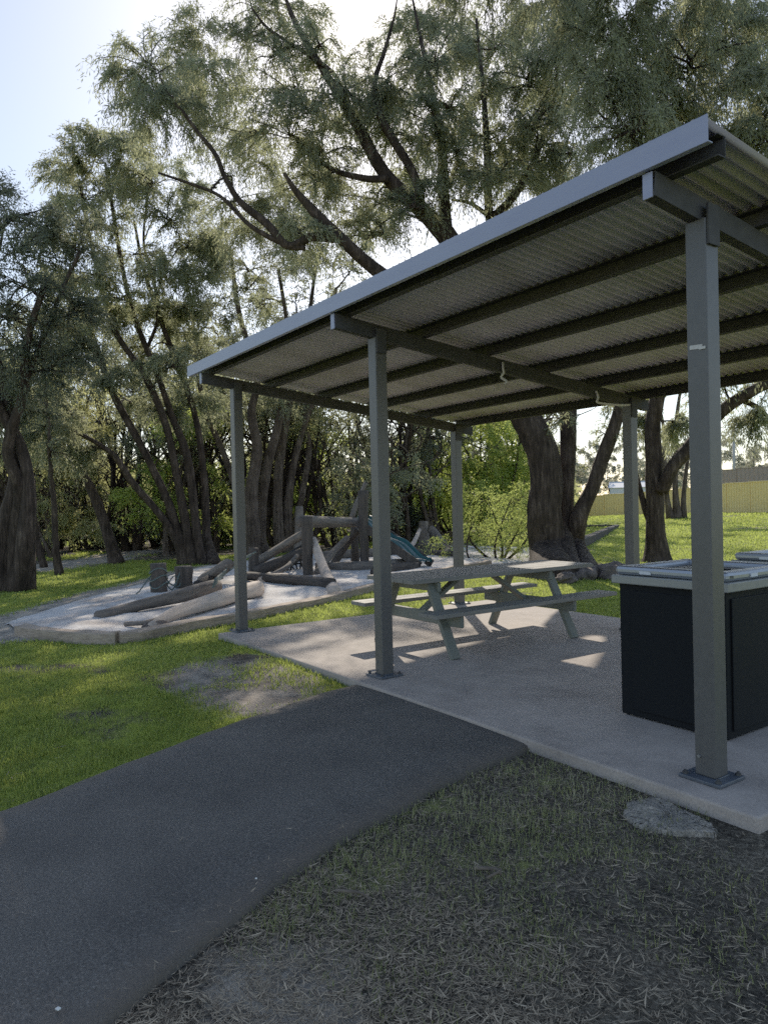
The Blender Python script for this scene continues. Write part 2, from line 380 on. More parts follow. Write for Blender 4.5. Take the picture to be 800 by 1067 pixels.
def tube_np(path, rad, sides=8, lump=0., seed=0, cap=True, ridged=0.):
    P = np.asarray(path, float); R = np.asarray(rad, float); n = len(P)
    T = np.gradient(P, axis=0); T /= np.linalg.norm(T, axis=1)[:, None]+1e-9
    ref = np.array([0., 0, 1]) if abs(T[0, 2]) < .9 else np.array([1., 0, 0])
    X = np.cross(T[0], ref); X /= np.linalg.norm(X)
    Xs = [X]
    for i in range(1, n):
        X = X-T[i]*(X@T[i]); X /= np.linalg.norm(X)+1e-9; Xs.append(X)
    Xs = np.array(Xs); Ys = np.cross(T, Xs)
    a = np.arange(sides)*2*np.pi/sides
    k = np.ones((n, sides))
    if lump or ridged:
        q = np.random.default_rng(seed+5)
        ph = q.random(6)*6.28
        s_ = np.linspace(0, 1, n)[:, None]*n*.18
        k += lump*(np.sin(2*a+ph[0]+s_*1.3)*.5+np.sin(3*a+ph[1]-s_*.9)*.35+np.sin(s_*2.1+ph[2])*.35+np.sin(s_*4.7+a+ph[3])*.25)
        k += ridged*(q.random((1, sides))-.5+.5*(q.random((n, sides))-.5))
    V = P[:, None, :]+(Xs[:, None, :]*np.cos(a)[None, :, None]+Ys[:, None, :]*np.sin(a)[None, :, None])*(R[:, None]*k)[:, :, None]
    V = V.reshape(-1, 3)
    i = np.arange(n-1)[:, None]*sides; j = np.arange(sides)[None, :]; j2 = (j+1) % sides
    F = np.stack([i+j, i+j2, i+sides+j2, i+sides+j], -1).reshape(-1, 4)
    F3 = np.zeros((0, 3), int)
    if cap:
        V = np.vstack([V, P[0], P[-1]]); c0, c1 = len(V)-2, len(V)-1; b = (n-1)*sides
        jj = np.arange(sides); jn = (jj+1) % sides
        F3 = np.vstack([np.stack([np.full(sides, c0), jn, jj], -1), np.stack([np.full(sides, c1), b+jj, b+jn], -1)])
    return V, F, F3
class Tubes:
    def __init__(s): s.V = []; s.F = []; s.T = []; s.n = 0
    def add(s, path, rad, sides=8, **k):
        V, F, T = tube_np(path, rad, sides, **k)
        s.V.append(V); s.F.append(F+s.n); s.T.append(T+s.n); s.n += len(V)
    def build(s, name, mat, parent=None, origin=(0, 0, 0)):
        return mesh_np(name, np.vstack(s.V)-np.asarray(origin), np.vstack(s.F), mat, parent, np.vstack(s.T))

# ------------------------------------------------------------------ ground, path, slab, sand
def axis(lo, hi, flo, fhi, step, grow=1.16):
    a = list(np.arange(flo, fhi+1e-6, step)); d = step
    while a[-1] < hi: d *= grow; a.append(a[-1]+d)
    d = step
    while a[0] > lo: d *= grow; a.insert(0, a[0]-d)
    return np.array(a)
gx = axis(-700, 500, -12, 2.2, .09, 1.07); gy = axis(-300, 800, -4.4, 4.2, .09, 1.07)
GX, GY = np.meshgrid(gx, gy, indexing='ij'); GZ = terrain(GX, GY)
V = np.stack([GX.ravel(), GY.ravel(), GZ.ravel()], -1)
ii = np.arange(len(gx)-1)[:, None]*len(gy)+np.arange(len(gy)-1)[None, :]
F = np.stack([ii, ii+len(gy), ii+len(gy)+1, ii+1], -1).reshape(-1, 4)
ground = mesh_np('ground', V, F, M['ground']); tag(ground, kind='structure')
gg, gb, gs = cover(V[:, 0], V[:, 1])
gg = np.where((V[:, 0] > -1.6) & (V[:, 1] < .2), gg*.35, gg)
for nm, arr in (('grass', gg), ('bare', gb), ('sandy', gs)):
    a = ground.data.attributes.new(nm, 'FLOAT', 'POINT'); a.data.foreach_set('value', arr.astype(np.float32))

def strip(Lp, Rp, n):
    """ribbon between two edges with a rolled lip, edge attribute"""
    def res(P):
        d = np.r_[0, np.cumsum(np.linalg.norm(np.diff(P, axis=0), axis=1))]; t = np.linspace(0, d[-1], 90)
        return np.stack([np.interp(t, d, P[:, k]) for k in (0, 1)], -1)
    A, B = res(Lp), res(Rp)
    us = [-.012, -.006, 0, .012, .04, .1, .2, .35, .5, .65, .8, .9, .96, .988, 1, 1.006, 1.012]
    zs = [-.11, -.052, -.040, -.034, -.03, -.026, -.023, -.02, -.02, -.02, -.023, -.026, -.03, -.034, -.040, -.052, -.11]
    ed = [1, 1, 1, 1, .8, .35, .1, 0, 0, 0, .1, .35, .8, 1, 1, 1, 1]
    V = []; E = []
    for i in range(90):
        jl = (vnoise(A[i, 0]*1., A[i, 1], .21)-.5)*.05; jr = (vnoise(B[i, 0]+9, B[i, 1], .21)-.5)*.05
        a = A[i]+(A[i]-B[i])/np.linalg.norm(A[i]-B[i])*jl; b = B[i]+(B[i]-A[i])/np.linalg.norm(A[i]-B[i])*jr
        if i == 0: a, b = A[i], B[i]
        for u, z, e in zip(us, zs, ed):
            p = a+(b-a)*u; V.append((p[0], p[1], z)); E.append(e)
    m = len(us); i = np.arange(89)[:, None]*m+np.arange(m-1)[None, :]
    F = np.stack([i, i+1, i+m+1, i+m], -1).reshape(-1, 4)
    return np.array(V), F, np.array(E)
V, F, E_ = strip(PL, PR, 90)
path = mesh_np('path', V, F, M['asphalt']); tag(path, kind='structure')
a = path.data.attributes.new('edge', 'FLOAT', 'POINT'); a.data.foreach_set('value', E_.astype(np.float32))

mb = MB(); mb.prism([(-6.05, -.282), (.40, -.282), (.40, 4.0), (-6.05, 4.0)], -.22, 0, .012)
tag(mb.build('slab', M['concrete']), kind='structure')

sx = np.arange(-20, -6, .10); sy = np.arange(-3.4, 15.5, .10)
SX, SY = np.meshgrid(sx, sy, indexing='ij')
SZ = .005+(fbm(SX, SY, 1.1, 4)-.5)*.16+(fbm(SX+9, SY, .35, 2)-.5)*.03
dd = poly_dist(PIT, SX, SY); ins = inside(PIT, SX, SY)
dback = poly_dist(PIT_BACK, SX, SY, False)
SZ = np.where((dback < .9) & ins, SZ*(dback/.9)-.05*(1-dback/.9), SZ)
SZ = np.where(~ins, terrain(SX, SY)+.025-.18*np.minimum(dback, 1)/.5, SZ)
V = np.stack([SX.ravel(), SY.ravel(), SZ.ravel()], -1)
keep = ins.ravel() | ((dback < .6) & (poly_dist(PIT_FRONT, SX, SY, False) > .10) & (np.hypot(SX+8.04, SY+2.1) > 1.0)).ravel()
ii = np.arange(len(sx)-1)[:, None]*len(sy)+np.arange(len(sy)-1)[None, :]
F = np.stack([ii, ii+len(sy), ii+len(sy)+1, ii+1], -1).reshape(-1, 4)
F = F[keep[F].all(1)]
u_, inv = np.unique(F, return_inverse=True)
tag(mesh_np('sand', V[u_], inv.reshape(-1, 4), M['sand']), kind='structure')

# ------------------------------------------------------------------ shelter
SLOPE = .1098
def rz(y): return 2.857-SLOPE*y          # underside of the rafters
sh = empty('picnic_shelter', (-3, 1.7, 0))
tag(sh, 'open grey steel picnic shelter with corrugated skillion roof over the concrete slab', 'shelter')
OFF = Vector((-3, 1.7, 0))
def P_(o):                                # child built in site coordinates
    o.matrix_parent_inverse = Matrix.Translation(-OFF) if o.parent else o.matrix_parent_inverse
    return o
def into(o, root):
    o.parent = root; o.matrix_parent_inverse = Matrix.Translation(-Vector(root.location)); return o
for (x, y) in ((0, 0), (-3, 0), (-6, 0), (0, 3.41), (-3, 3.41), (-6, 3.41)):
    top = rz(y)+.042
    m_ = MB()
    m_.box((x, y, top/2+.01), (.115, .115, top-.022), bev=.007)
    p = into(m_.build('post', M['steel_post'], None, False), sh)
    m_ = MB(); m_.box((x, y, .011), (.235, .235, .018), bev=.004)
    m_.bar((x-.062, y-.0575, .022), (x-.062, y+.0575, .022), .008, .008, .003); m_.bar((x+.062, y-.0575, .022), (x+.062, y+.0575, .022), .008, .008, .003)
    q = m_.build('base_plate', M['plate']); q.parent = p
    for sx_ in (-1, 1):
        for sy_ in (-1, 1):
            m_ = MB(); c = (x+sx_*.092, y+sy_*.092)
            m_.cyl((*c, .019), (*c, .032), .015, seg=6); m_.cyl((*c, .031), (*c, .042), .007, seg=8)
            q = m_.build('bolt', M['steel_dark']); q.parent = p
    m_ = MB(); m_.cyl((x-.03, y-.055, .12), (x-.03, y-.066, .12), .009, seg=10)
    q = m_.build('screw_head', M['bolt']); q.parent = p
    m_ = MB(); m_.box((x+.066, y, top-.035), (.014, .10, .21), bev=.003)
    q = m_.build('bracket', M['steel_dark']); q.parent = p
m_ = MB(); m_.box((-.005, -.0595, 2.245), (.07, .004, .022), Matrix.Rotation(.06, 3, 'Y'), .001); m_.box((.03, -.062, 2.235), (.035, .006, .014), None, .001)
into(m_.build('tape_scrap', M['strap']), sh)
Y0, Y1 = -.425, 3.72
for x in (0, -3, -6):                       # C-section rafters: web and two flanges
    m_ = MB(); xc = x-.005
    a, b = (xc+.03, Y0, rz(Y0)+.090), (xc+.03, Y1, rz(Y1)+.090)
    m_.bar(a, b, .006, .120, .001)
    for dz in (.034, .146):
        m_.bar((xc, Y0, rz(Y0)+dz), (xc, Y1, rz(Y1)+dz), .064, .007, .001)
    m_.bar((xc-.03, Y0, rz(Y0)+.044), (xc-.03, Y1, rz(Y1)+.044), .004, .018, .001)
    r_ = into(m_.build('rafter', M['steel_dark']), sh)
    m_ = MB(); m_.box((xc-.006, Y0-.005, rz(Y0)+.088), (.054, .008, .124), None, .002)
    q = m_.build('end_cap', M['fascia']); q.parent = r_
XL, XR = -6.34, .315
for y in (-.30, .50, 1.27, 2.08, 2.88, 3.66):
    m_ = MB(); z = rz(y)+.152
    m_.bar((XL+.02, y, z+.004), (XR-.02, y, z+.004), .06, .006, .001, (0, 0, 1))
    m_.bar((XL+.02, y+.028, z+.052), (XR-.02, y+.028, z+.052), .005, .100, .001)
    m_.bar((XL+.02, y, z+.101), (XR-.02, y, z+.101), .06, .006, .001)
    into(m_.build('purlin', M['steel_dark']), sh)
# corrugated sheet, 76 mm pitch
xs = np.arange(XL, XR+.001, .0762/8); ys = np.linspace(-.455, 3.80, 9)
zc = .016*np.sin(2*np.pi*xs/.0762)
Vt = np.array([[(x, y, rz(y)+.152+.105+.012+z) for y in ys] for x, z in zip(xs, zc)]).reshape(-1, 3)
Vb = Vt-[0, 0, .0015]
n = len(ys); i = np.arange(len(xs)-1)[:, None]*n+np.arange(n-1)[None, :]
Ft = np.stack([i, i+n, i+n+1, i+1], -1).reshape(-1, 4); nb = len(Vt)
rim = []
for k in range(len(xs)-1): rim += [[k*n, k*n+nb, (k+1)*n+nb, (k+1)*n], [k*n+n-1, (k+1)*n+n-1, (k+1)*n+n-1+nb, k*n+n-1+nb]]
into(mesh_np('roof_sheet', np.vstack([Vt, Vb]), np.vstack([Ft, Ft[:, ::-1]+nb, rim]), M['zinc']), sh)
m_ = MB(); zf = rz(-.44)+.165
m_.box(((XL+XR)/2, -.462, zf+.050), (XR-XL+.02, .006, .124), None, .002)
m_.box(((XL+XR)/2, -.444, zf-.008), (XR-XL+.02, .036, .005), None, .001)
into(m_.build('fascia', M['fascia']), sh)
# straps tied round the middle rafter
def strap(pts, r, label):
    t = Tubes(); pts = catmull(pts, 5); t.add(pts, np.full(len(pts), r), 6)
    o = pts[0]; q = t.build('strap', M['strap'], None, o); q.location = o; tag(q, label, 'strap', 'straps tied to the shelter rafter')
    return q
y = 1.44; z = rz(y)
strap([(-2.965, y, z+.12), (-2.955, y-.01, z+.06), (-2.955, y, z+.02), (-2.99, y, z-.02), (-2.95, y+.03, z-.06), (-2.955, y+.02, z-.085)], .011, 'short pale strap hanging from middle of shelter rafter, away from the back post')
y = 2.8; z = rz(y)
strap([(-2.965, y, z+.09), (-2.95, y+.015, z+.02), (-2.955, y, z-.022), (-2.99, y+.1, z-.03), (-2.955, y+.4, z-.04), (-2.96, y+.66, z-.012)], .012, 'long pale strap running under rafter end to the back post')

# ------------------------------------------------------------------ picnic table
def picnic_table(cx, y0, y1):
    t = empty('picnic_table', (cx, (y0+y1)/2, 0))
    tag(t, 'weathered green timber picnic table with attached benches standing on the slab', 'table')
    def rounded(x0, x1, ya, yb, r):
        o = []
        for (px, py, a0) in ((x1-r, yb-r, 0), (x0+r, yb-r, 90), (x0+r, ya+r, 180), (x1-r, ya+r, 270)):
            for k in range(5): a = math.radians(a0+k*22.5); o.append((px+r*math.cos(a), py+r*math.sin(a)))
        return o
    def rect(x0, x1, ya, yb): return [(x1, yb), (x0, yb), (x0, ya), (x1, ya)]
    m = MB()
    n = 5; w = .80/n
    for k in range(n):
        x0 = cx-.40+k*w+.003; x1 = x0+w-.006
        m.prism(rect(x0, x1, y0+random.uniform(0, .006), y1-random.uniform(0, .006)), .708, .750, .006)
    into(m.build('tabletop', M['table_top']), t)
    for s in (-1, 1):
        m = MB()
        a = cx+s*.46; b = cx+s*.73; a, b = min(a, b), max(a, b); w = (b-a)/2
        for k in range(2): m.prism(rect(a+k*w+.003, a+(k+1)*w-.003, y0+.01, y1-.01), .412, .452, .006)
        into(m.build('bench', M['table_top']), t)
    for yy, dr in ((y0+.30, 1), (y1-.62, -1)):
        for s in (-1, 1):
            m = MB(); m.bar((cx+s*.64, yy, .0), (cx+s*.27, yy, .706), .045, .105, .006, (0, 1, 0))
            into(m.build('leg', M['table']), t)
        m = MB(); q = yy+dr*.047
        m.box((cx, q, .352), (1.40, .045, .115), None, .012); into(m.build('bench_bearer', M['table']), t)
        m = MB(); m.box((cx, q, .655), (.74, .045, .095), None, .012); into(m.build('top_bearer', M['table']), t)
        m = MB(); m.bar((cx, q+dr*.04, .37), (cx, q+dr*.55, .69), .09, .04, .006); into(m.build('brace', M['table']), t)
        for s in (-1, 1):
            for (px, pz) in ((.455, .352), (.30, .655)):
                m = MB(); m.cyl((cx+s*px, yy-dr*.024, pz), (cx+s*px, yy-dr*.034, pz), .012, seg=8)
                into(m.build('bolt', M['steel_dark']), t)
    return t
picnic_table(-3.74, .58, 3.16)

# ------------------------------------------------------------------ barbecues
def barbecue(x0, x1, y0, y1, label):
    t = empty('barbecue', ((x0+x1)/2, (y0+y1)/2, 0)); tag(t, label, 'barbecue', 'public barbecues on the slab')
    cx, cy = (x0+x1)/2, (y0+y1)/2
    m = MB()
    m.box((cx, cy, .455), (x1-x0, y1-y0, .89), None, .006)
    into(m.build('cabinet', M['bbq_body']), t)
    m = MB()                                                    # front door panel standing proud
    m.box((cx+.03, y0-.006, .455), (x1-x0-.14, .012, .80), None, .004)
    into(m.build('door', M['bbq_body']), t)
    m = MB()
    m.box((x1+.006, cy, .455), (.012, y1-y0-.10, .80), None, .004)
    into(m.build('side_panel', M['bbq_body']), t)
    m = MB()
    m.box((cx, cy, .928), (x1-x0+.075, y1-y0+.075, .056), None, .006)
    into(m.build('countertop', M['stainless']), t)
    # raised tray: rounded rim round a recessed plate
    tx0, tx1, ty0, ty1 = x0-.022, x1+.018, y0-.016, y1+.02; w = .10; z0, z1 = .9575, 1.018
    m = MB()
    m.box(((tx0+tx1)/2, ty0+w/2, (z0+z1)/2), (tx1-tx0, w, z1-z0), None, .022)
    m.box(((tx0+tx1)/2, ty1-w/2, (z0+z1)/2), (tx1-tx0, w, z1-z0), None, .022)
    for xx in (tx0+w/2, tx1-w/2): m.box((xx, (ty0+ty1)/2, (z0+z1)/2-.001), (w, ty1-ty0-.03, z1-z0-.003), None, .02)
    rim_ = into(m.build('tray_rim', M['tray']), t)
    m = MB(); m.box(((tx0+tx1)/2, (ty0+ty1)/2, .972), (tx1-tx0-.17, ty1-ty0-.17, .022), None, .003)
    into(m.build('hotplate', M['hotplate']), t)
    for px in (.30,):
        m = MB(); m.box((tx0+(tx1-tx0)*px, ty0-.0035, .981), (.085, .004, .020), None, .001)
        into(m.build('label_plate', M['shed']), t)
    m = MB(); m.box((tx1+.0035, ty0+.30, .985), (.004, .08, .022), None, .001)
    into(m.build('label_plate', M['shed']), t)
    m = MB(); m.cyl((cx+.1, cy+.1, .983), (cx+.1, cy+.1, .991), .03, seg=16)
    into(m.build('drain_cap', M['bbq_body']), t)
    return t
barbecue(-1.018, -.258, .60, 1.38, 'black steel barbecue with stainless top right behind the nearest shelter post')
barbecue(-1.075, -.28, 2.18, 2.95, 'farther black barbecue whose grey tray just shows at the right edge')

# ------------------------------------------------------------------ playground
def log(pts, r0, r1, mat, name='log', label=None, cat='log', group=None, sides=14, lump=.10, seed=0, n=5):
    P = catmull(pts, n); R = np.linspace(r0, r1, len(P))
    # straight-sided ends
    t = Tubes(); mid = P.mean(0)
    t.add(P, R, sides, lump=lump*1.25, seed=seed, ridged=.09)
    V = np.vstack(t.V); d = P[-1]-P[0]; q = Vector(d).to_track_quat('Z', 'Y')
    Mi = np.array(q.to_matrix())                  # columns: local axes
    o = mesh_np(name, (V-mid)@Mi, np.vstack(t.F), mat, None, np.vstack(t.T))
    o.location = mid; o.rotation_mode = 'QUATERNION'; o.rotation_quaternion = q
    if label: tag(o, label, cat, group)
    return o
def post_log(px, py, ptop, r, mat, label, name='log_post', D=None, seed=0, lean=0., grp='upright log posts of the playground', zb=0., bury=.12):
    b = gz(px, py, zb) if D is None else at(px, py, D)
    dist = (b-CAM)@FV
    h = (at(px, ptop, dist)-b)[2]
    tp = b+np.array([0, 0, h])+RV*lean
    return log([b-[0, 0, bury], b*.5+tp*.5, tp], r*1.05, r, mat, name, label, 'log post', grp, seed=seed)
def P3(x, y, z=None, D=None):
    return at(x, y, D) if D else gz(x, y, z)

s1 = post_log(166, 619, 587, .145, M['timber_dark'], 'dark round stump post standing alone at left of the sand, rope knotted round it', 'stump', seed=1, grp=None)
s2 = post_log(192, 614, 590, .16, M['timber_dark'], 'short dark stump with pale sawn top, right of the roped stump', 'stump', seed=2, grp=None)
log([P3(102, 642, .02), P3(150, 630, .08), P3(190, 620, .16), P3(226, 611, .20)], .075, .115, M['timber_grey'], label='long grey log lying across the front of the sand pit', seed=3, lump=.16)
log([P3(158, 653, .02), P3(182, 640, .07), P3(222, 626, .10), P3(268, 614, .09)], .05, .15, M['timber_pale'], label='pale sun-bleached log half buried beside the front edge of the pit', seed=4, lump=.22)
log([P3(131, 650, .03), P3(150, 649, .05), P3(166, 645, .04)], .035, .03, M['timber_grey'], 'branch', 'small grey branch stub lying on the sand at the front corner', 'branch', seed=6)
log([P3(212, 604, .02), P3(224, 597, .2), P3(238, 588, .42)], .13, .11, M['timber_grey'], label='grey log tilted up from the sand just left of the far shelter post', seed=5)
post_log(265, 598, 571, .11, M['timber_dark'], 'low dark post close to the far left shelter post', seed=7)
p1b = gz(321, 601, 0); d1 = (p1b-CAM)@FV
post_log(321, 601, 538, .115, M['timber_dark'], 'thick dark corner post carrying the left end of the horizontal beam', seed=8)
d2 = 17.9
post_log(380, 592, 511, .115, M['timber_dark'], 'tallest dark post beside the top of the slide', seed=9)
post_log(370, 587, 549, .11, M['timber_dark'], 'shorter dark post just left of the tallest playground post', seed=10)
log([at(313, 543, d1), at(345, 544, 17), at(383, 545, d2)], .125, .115, M['timber_grey'], 'log_beam', 'horizontal log beam joining the corner post to the slide tower', 'log beam', seed=11)
log([P3(264, 588, .04), at(292, 571, 17), at(319, 555, 16.3)], .12, .10, M['timber_grey'], label='thick log ramp rising from the sand to the corner post', seed=12)
log([P3(266, 597, .04), at(285, 588, 16.2), at(322, 573, 16.6)], .125, .11, M['timber_dark'], label='dark log leaning just below the thick log ramp', seed=13)
log([P3(349, 619, .0), at(338, 594, 14.6), at(326, 563, 15.7)], .11, .09, M['timber_pale'], label='pale log propped against the corner post, foot near the pit edge', seed=14, lump=.08)
log([P3(256, 600, .10), P3(300, 604, .1), P3(347, 609, .1)], .09, .11, M['timber_dark'], label='dark log lying flat between the corner post and the pit edge', seed=15)
log([P3(330, 591, .08), P3(380, 590, .1), P3(425, 587, .09)], .12, .12, M['timber_grey'], label='grey log lying flat behind the slide tower', seed=16)
log([P3(347, 589, .02), at(360, 569, 18.2), at(373, 552, 18.1)], .10, .09, M['timber_dark'], label='dark diagonal brace log leaning on the slide tower posts', seed=17)
log([at(366, 540, 17.8), at(372, 524, 18), at(381, 503, 18.2)], .07, .05, M['timber_grey'], 'branch', 'thin forked branch fixed to the top of the tallest post', 'branch', seed=18)
log([P3(284, 594, .05), P3(303, 584, .1), P3(318, 577, .3)], .10, .09, M['timber_grey'], label='short grey log under the climbing net', seed=19)
b_ = at(312, 557, 23); b_[2] = terrain(b_[0], b_[1])
log([b_-[0, 0, .1], b_+[0, 0, .6], at(312, 528, 23.2)], .16, .12, M['timber_grey'], 'stump', 'tall weathered broken stump in the grass behind the log ramp', 'stump', seed=20, lump=.2)
post_log(442, 570, 543, .17, M['timber_grey'], 'sawn round post beyond the foot of the slide', seed=21, zb=-.03)
log([at(449, 552, 25.0), at(459, 565, 24), P3(470, 579, -.0)], .15, .13, M['timber_grey'], label='log sloping down from the sawn round post beyond the slide', seed=22)
log([P3(432, 573, .1), P3(446, 572, .12), P3(457, 571, .1)], .2, .16, M['timber_dark'], 'log', 'short fat dark log at the foot of the sawn round post', seed=23)
log([P3(420, 577, .08), P3(430, 567, .3), at(437, 552, 25)], .08, .06, M['timber_pale'], 'branch', 'thin pale branch leaning on the sawn round post', 'branch', seed=24)
log([P3(398, 578, .05), P3(440, 577, .05), P3(480, 579, .05)], .13, .12, M['timber_dark'], label='dark log along the sand between the slide foot and far shelter post', seed=25)

log([P3(283, 600, .05), P3(300, 590, .22), at(312, 576, 16.6)], .06, .05, M['timber_grey'], label='thin grey pole crossing in front of the climbing net', seed=31)
log([P3(330, 598, .02), at(345, 578, 17.2), at(362, 560, 17.9)], .08, .07, M['timber_grey'], label='grey pole slanting from the sand up to the shorter post', seed=32)
log([P3(390, 596, .06), P3(412, 592, .06), P3(436, 591, .06)], .11, .10, M['timber_dark'], label='dark log on the sand under the lower end of the slide', seed=33)
log([P3(335, 580, .1), P3(362, 577, .12), P3(392, 576, .1)], .13, .12, M['timber_grey'], label='grey log far behind the slide tower', seed=34)
log([P3(272, 606, .03), P3(286, 602, .06), P3(299, 601, .05)], .10, .08, M['timber_pale'], label='short pale log end on the sand right of the far left shelter post', seed=35)
log([P3(206, 610, .03), P3(219, 603, .1), P3(232, 600, .14)], .09, .07, M['timber_dark'], label='short dark log behind the long grey front log', seed=36)
def rope(pts, r=.011, n=4):
    P = catmull(pts, n); return P, np.full(len(P), r)
def net(label, segs, mat, r=.012):
    t = Tubes()
    for s in segs: t.add(*rope(s, r), 6)
    o = np.vstack(t.V).mean(0); q = t.build('rope_net', mat, None, o); q.location = o
    return tag(q, label, 'rope net')
a1 = gz(166, 619, 0); a2 = gz(192, 614, 0)
segs = []
for k in range(3):
    z = .16+.13*k
    segs.append([a1+np.array([.15*math.cos(t), .15*math.sin(t), z+.05*math.sin(2*t+k)]) for t in np.linspace(0, 6.28, 12)])
for k in range(4):
    q = [a1*(1-t)+a2*t+np.array([.05*math.sin(7*t+k), 0, .1+.1*k-.22*math.sin(3.14*t)*(k > 1)+.07*math.sin(9*t+k*2)]) for t in np.linspace(.12, .9, 7)]
    segs.append(q)
segs.append([a1+[-.02, -.16, .3], a1+[.0, -.4, .03], a1+[-.1, -.6, .03]])
net('pale green rope tangle knotted between the two stumps on the sand', segs, M['rope'])
segs = []
g0 = gz(236, 597, .2); g1 = gz(256, 590, .45); g2 = gz(222, 612, .3)
for k in range(5):
    segs.append([g2+np.array([.02*k, 0, .03*k]), (g0+g2)/2+[0, 0, .02*k], g0+[0, .05*k, .05*k], g1+[0, .1*k-.2, .06*k]])
net('green ropes strung from the log tips behind the far left shelter post', segs, M['rope'], .014)
segs = []
ca, cb, cc_, cd = at(292, 582, 16.6), at(318, 566, 16.6), gz(300, 594, .03), gz(319, 592, .03)
for k in range(7):
    t = k/6
    segs.append([ca*(1-t)+cb*t, (ca*(1-t)+cb*t)*.5+(cc_*(1-t)+cd*t)*.5+RV*.06*math.sin(k*2.1), cc_*(1-t)+cd*t])
    segs.append([ca*(1-t)+cc_*t, (ca*(1-t)+cc_*t)*.5+(cb*(1-t)+cd*t)*.5+np.array([0, 0, .07*math.sin(k*1.7)]), cb*(1-t)+cd*t])
net('dark climbing net stretched between the log ramp and the sand', segs, M['rope_dark'], .022)

# slide: two wavy lanes with side rails
def slide():
    a = at(379, 541, 17.55); b = gz(444, 588, .09)
    d = b-a; hd = np.array([d[0], d[1], 0]); L = np.linalg.norm(hd); hd /= L; sd = np.array([-hd[1], hd[0], 0])
    root = empty('slide', tuple(gz(412, 590, 0))); tag(root, 'teal plastic double lane slide running down from the log tower', 'slide')
    ts = np.linspace(0, 1, 40)
    prof = a[2]+(b[2]-a[2])*ts+.055*np.sin(ts*2*np.pi*2.0)*(1-ts*.3)+.05*smooth(.86, 1, ts)
    cs = [-.30, -.297, -.285, -.27, -.25, -.15, -.05, -.02, 0, .02, .05, .15, .25, .27, .285, .297, .30]
    hs = [-.02, .075, .09, .075, .01, 0, .01, .045, .055, .045, .01, 0, .01, .075, .09, .075, -.02]
    V = np.array([[a+hd*L*t+sd*c+np.array([0, 0, p-a[2]+h]) for c, h in zip(cs, hs)] for t, p in zip(ts, prof)]).reshape(-1, 3)
    m = len(cs); i = np.arange(39)[:, None]*m+np.arange(m-1)[None, :]
    F = np.stack([i, i+1, i+m+1, i+m], -1).reshape(-1, 4)
    into(mesh_np('chute', V, F, M['slide']), root)
    for s in (-1, 1):
        mm = MB(); mm.bar(tuple(a+sd*s*.325+[0, 0, -.05]), tuple(b+sd*s*.325+[0, 0, -.02]), .035, .20, .006)
        into(mm.build('side_board', M['timber_dark']), root)
slide()

# pit edging: one thing per run of timber
def edging(P, w, z0, z1, label, seed):
    rr = np.random.default_rng(seed); V = []; n = len(P)
    for i in range(n):
        t = P[min(i+1, n-1)]-P[max(i-1, 0)]; t = t/np.linalg.norm(t); nn = np.array([-t[1], t[0]])
        for s, z in ((-.5, z0), (-.5, z1-.012), (-.42, z1), (.42, z1+.004), (.5, z1-.01), (.5, z0)):
            p = P[i][:2]+nn*w*s; V.append((p[0], p[1], z+rr.uniform(-.012, .012)))
    V = np.array(V); o = V.mean(0)
    i = np.arange(n-1)[:, None]*6+np.arange(5)[None, :]
    F = np.stack([i, i+1, i+7, i+6], -1).reshape(-1, 4)
    ends = [[0, 5, 4, 1], [1, 4, 3, 2]]; e = (n-1)*6; ends += [[e, e+1, e+4, e+5], [e+1, e+2, e+3, e+4]]
    q = mesh_np('timber_edging', V-o, np.vstack([F, ends]), M['sleeper'], smooth_=False); q.location = o
    return tag(q, label, 'edging', 'timber edging of the sand pit')
def dense(P, step=.25):
    P = np.asarray(P)[:, :2]; d = np.r_[0, np.cumsum(np.linalg.norm(np.diff(P, axis=0), axis=1))]; t = np.arange(0, d[-1]+step, step)
    return np.stack([np.interp(t, d, P[:, k]) for k in (0, 1)], -1)
edging(dense(PIT_FRONT[:13, :2]), .17, -.2, .06, 'curved timber edging at the rounded near corner of the sand pit', 1)
edging(dense(PIT_FRONT[12:]), .17, -.2, .05, 'long straight timber edging of the sand pit beside the slab', 2)
PB = [gz(415, 559, -.05), gz(470, 559, -.05), gz(560, 560, -.03)]
edging(dense(PB, .6), .3, -.3, .18, 'dark timber edging along the far side of the playground', 3)
m_ = MB(); q0, q1 = gz(600, 572, -.05), gz(642, 551, .05)
m_.bar(tuple(q0+[0, 0, .12]), tuple(q1+[0, 0, .06]), .28, .30, .03)
o_ = (q0+q1)/2; q = m_.build('timber_beam', M['beam'])
q.data.transform(Matrix.Translation(-Vector(o_))); q.location = o_; tag(q, 'heavy dark timber beam on the grass behind the big tree', 'timber beam')
q2 = gz(560, 553, .0)
m_ = MB(); m_.bar(tuple(q1+[-.2, .2, .05]), tuple(q2+[0, 0, .10]), .28, .3, .03)
q = m_.build('timber_beam', M['beam']); q.data.transform(Matrix.Translation(-Vector(q1))); q.location = q1
tag(q, 'far dark timber beam meeting the heavy one at a corner on the lawn', 'timber beam')

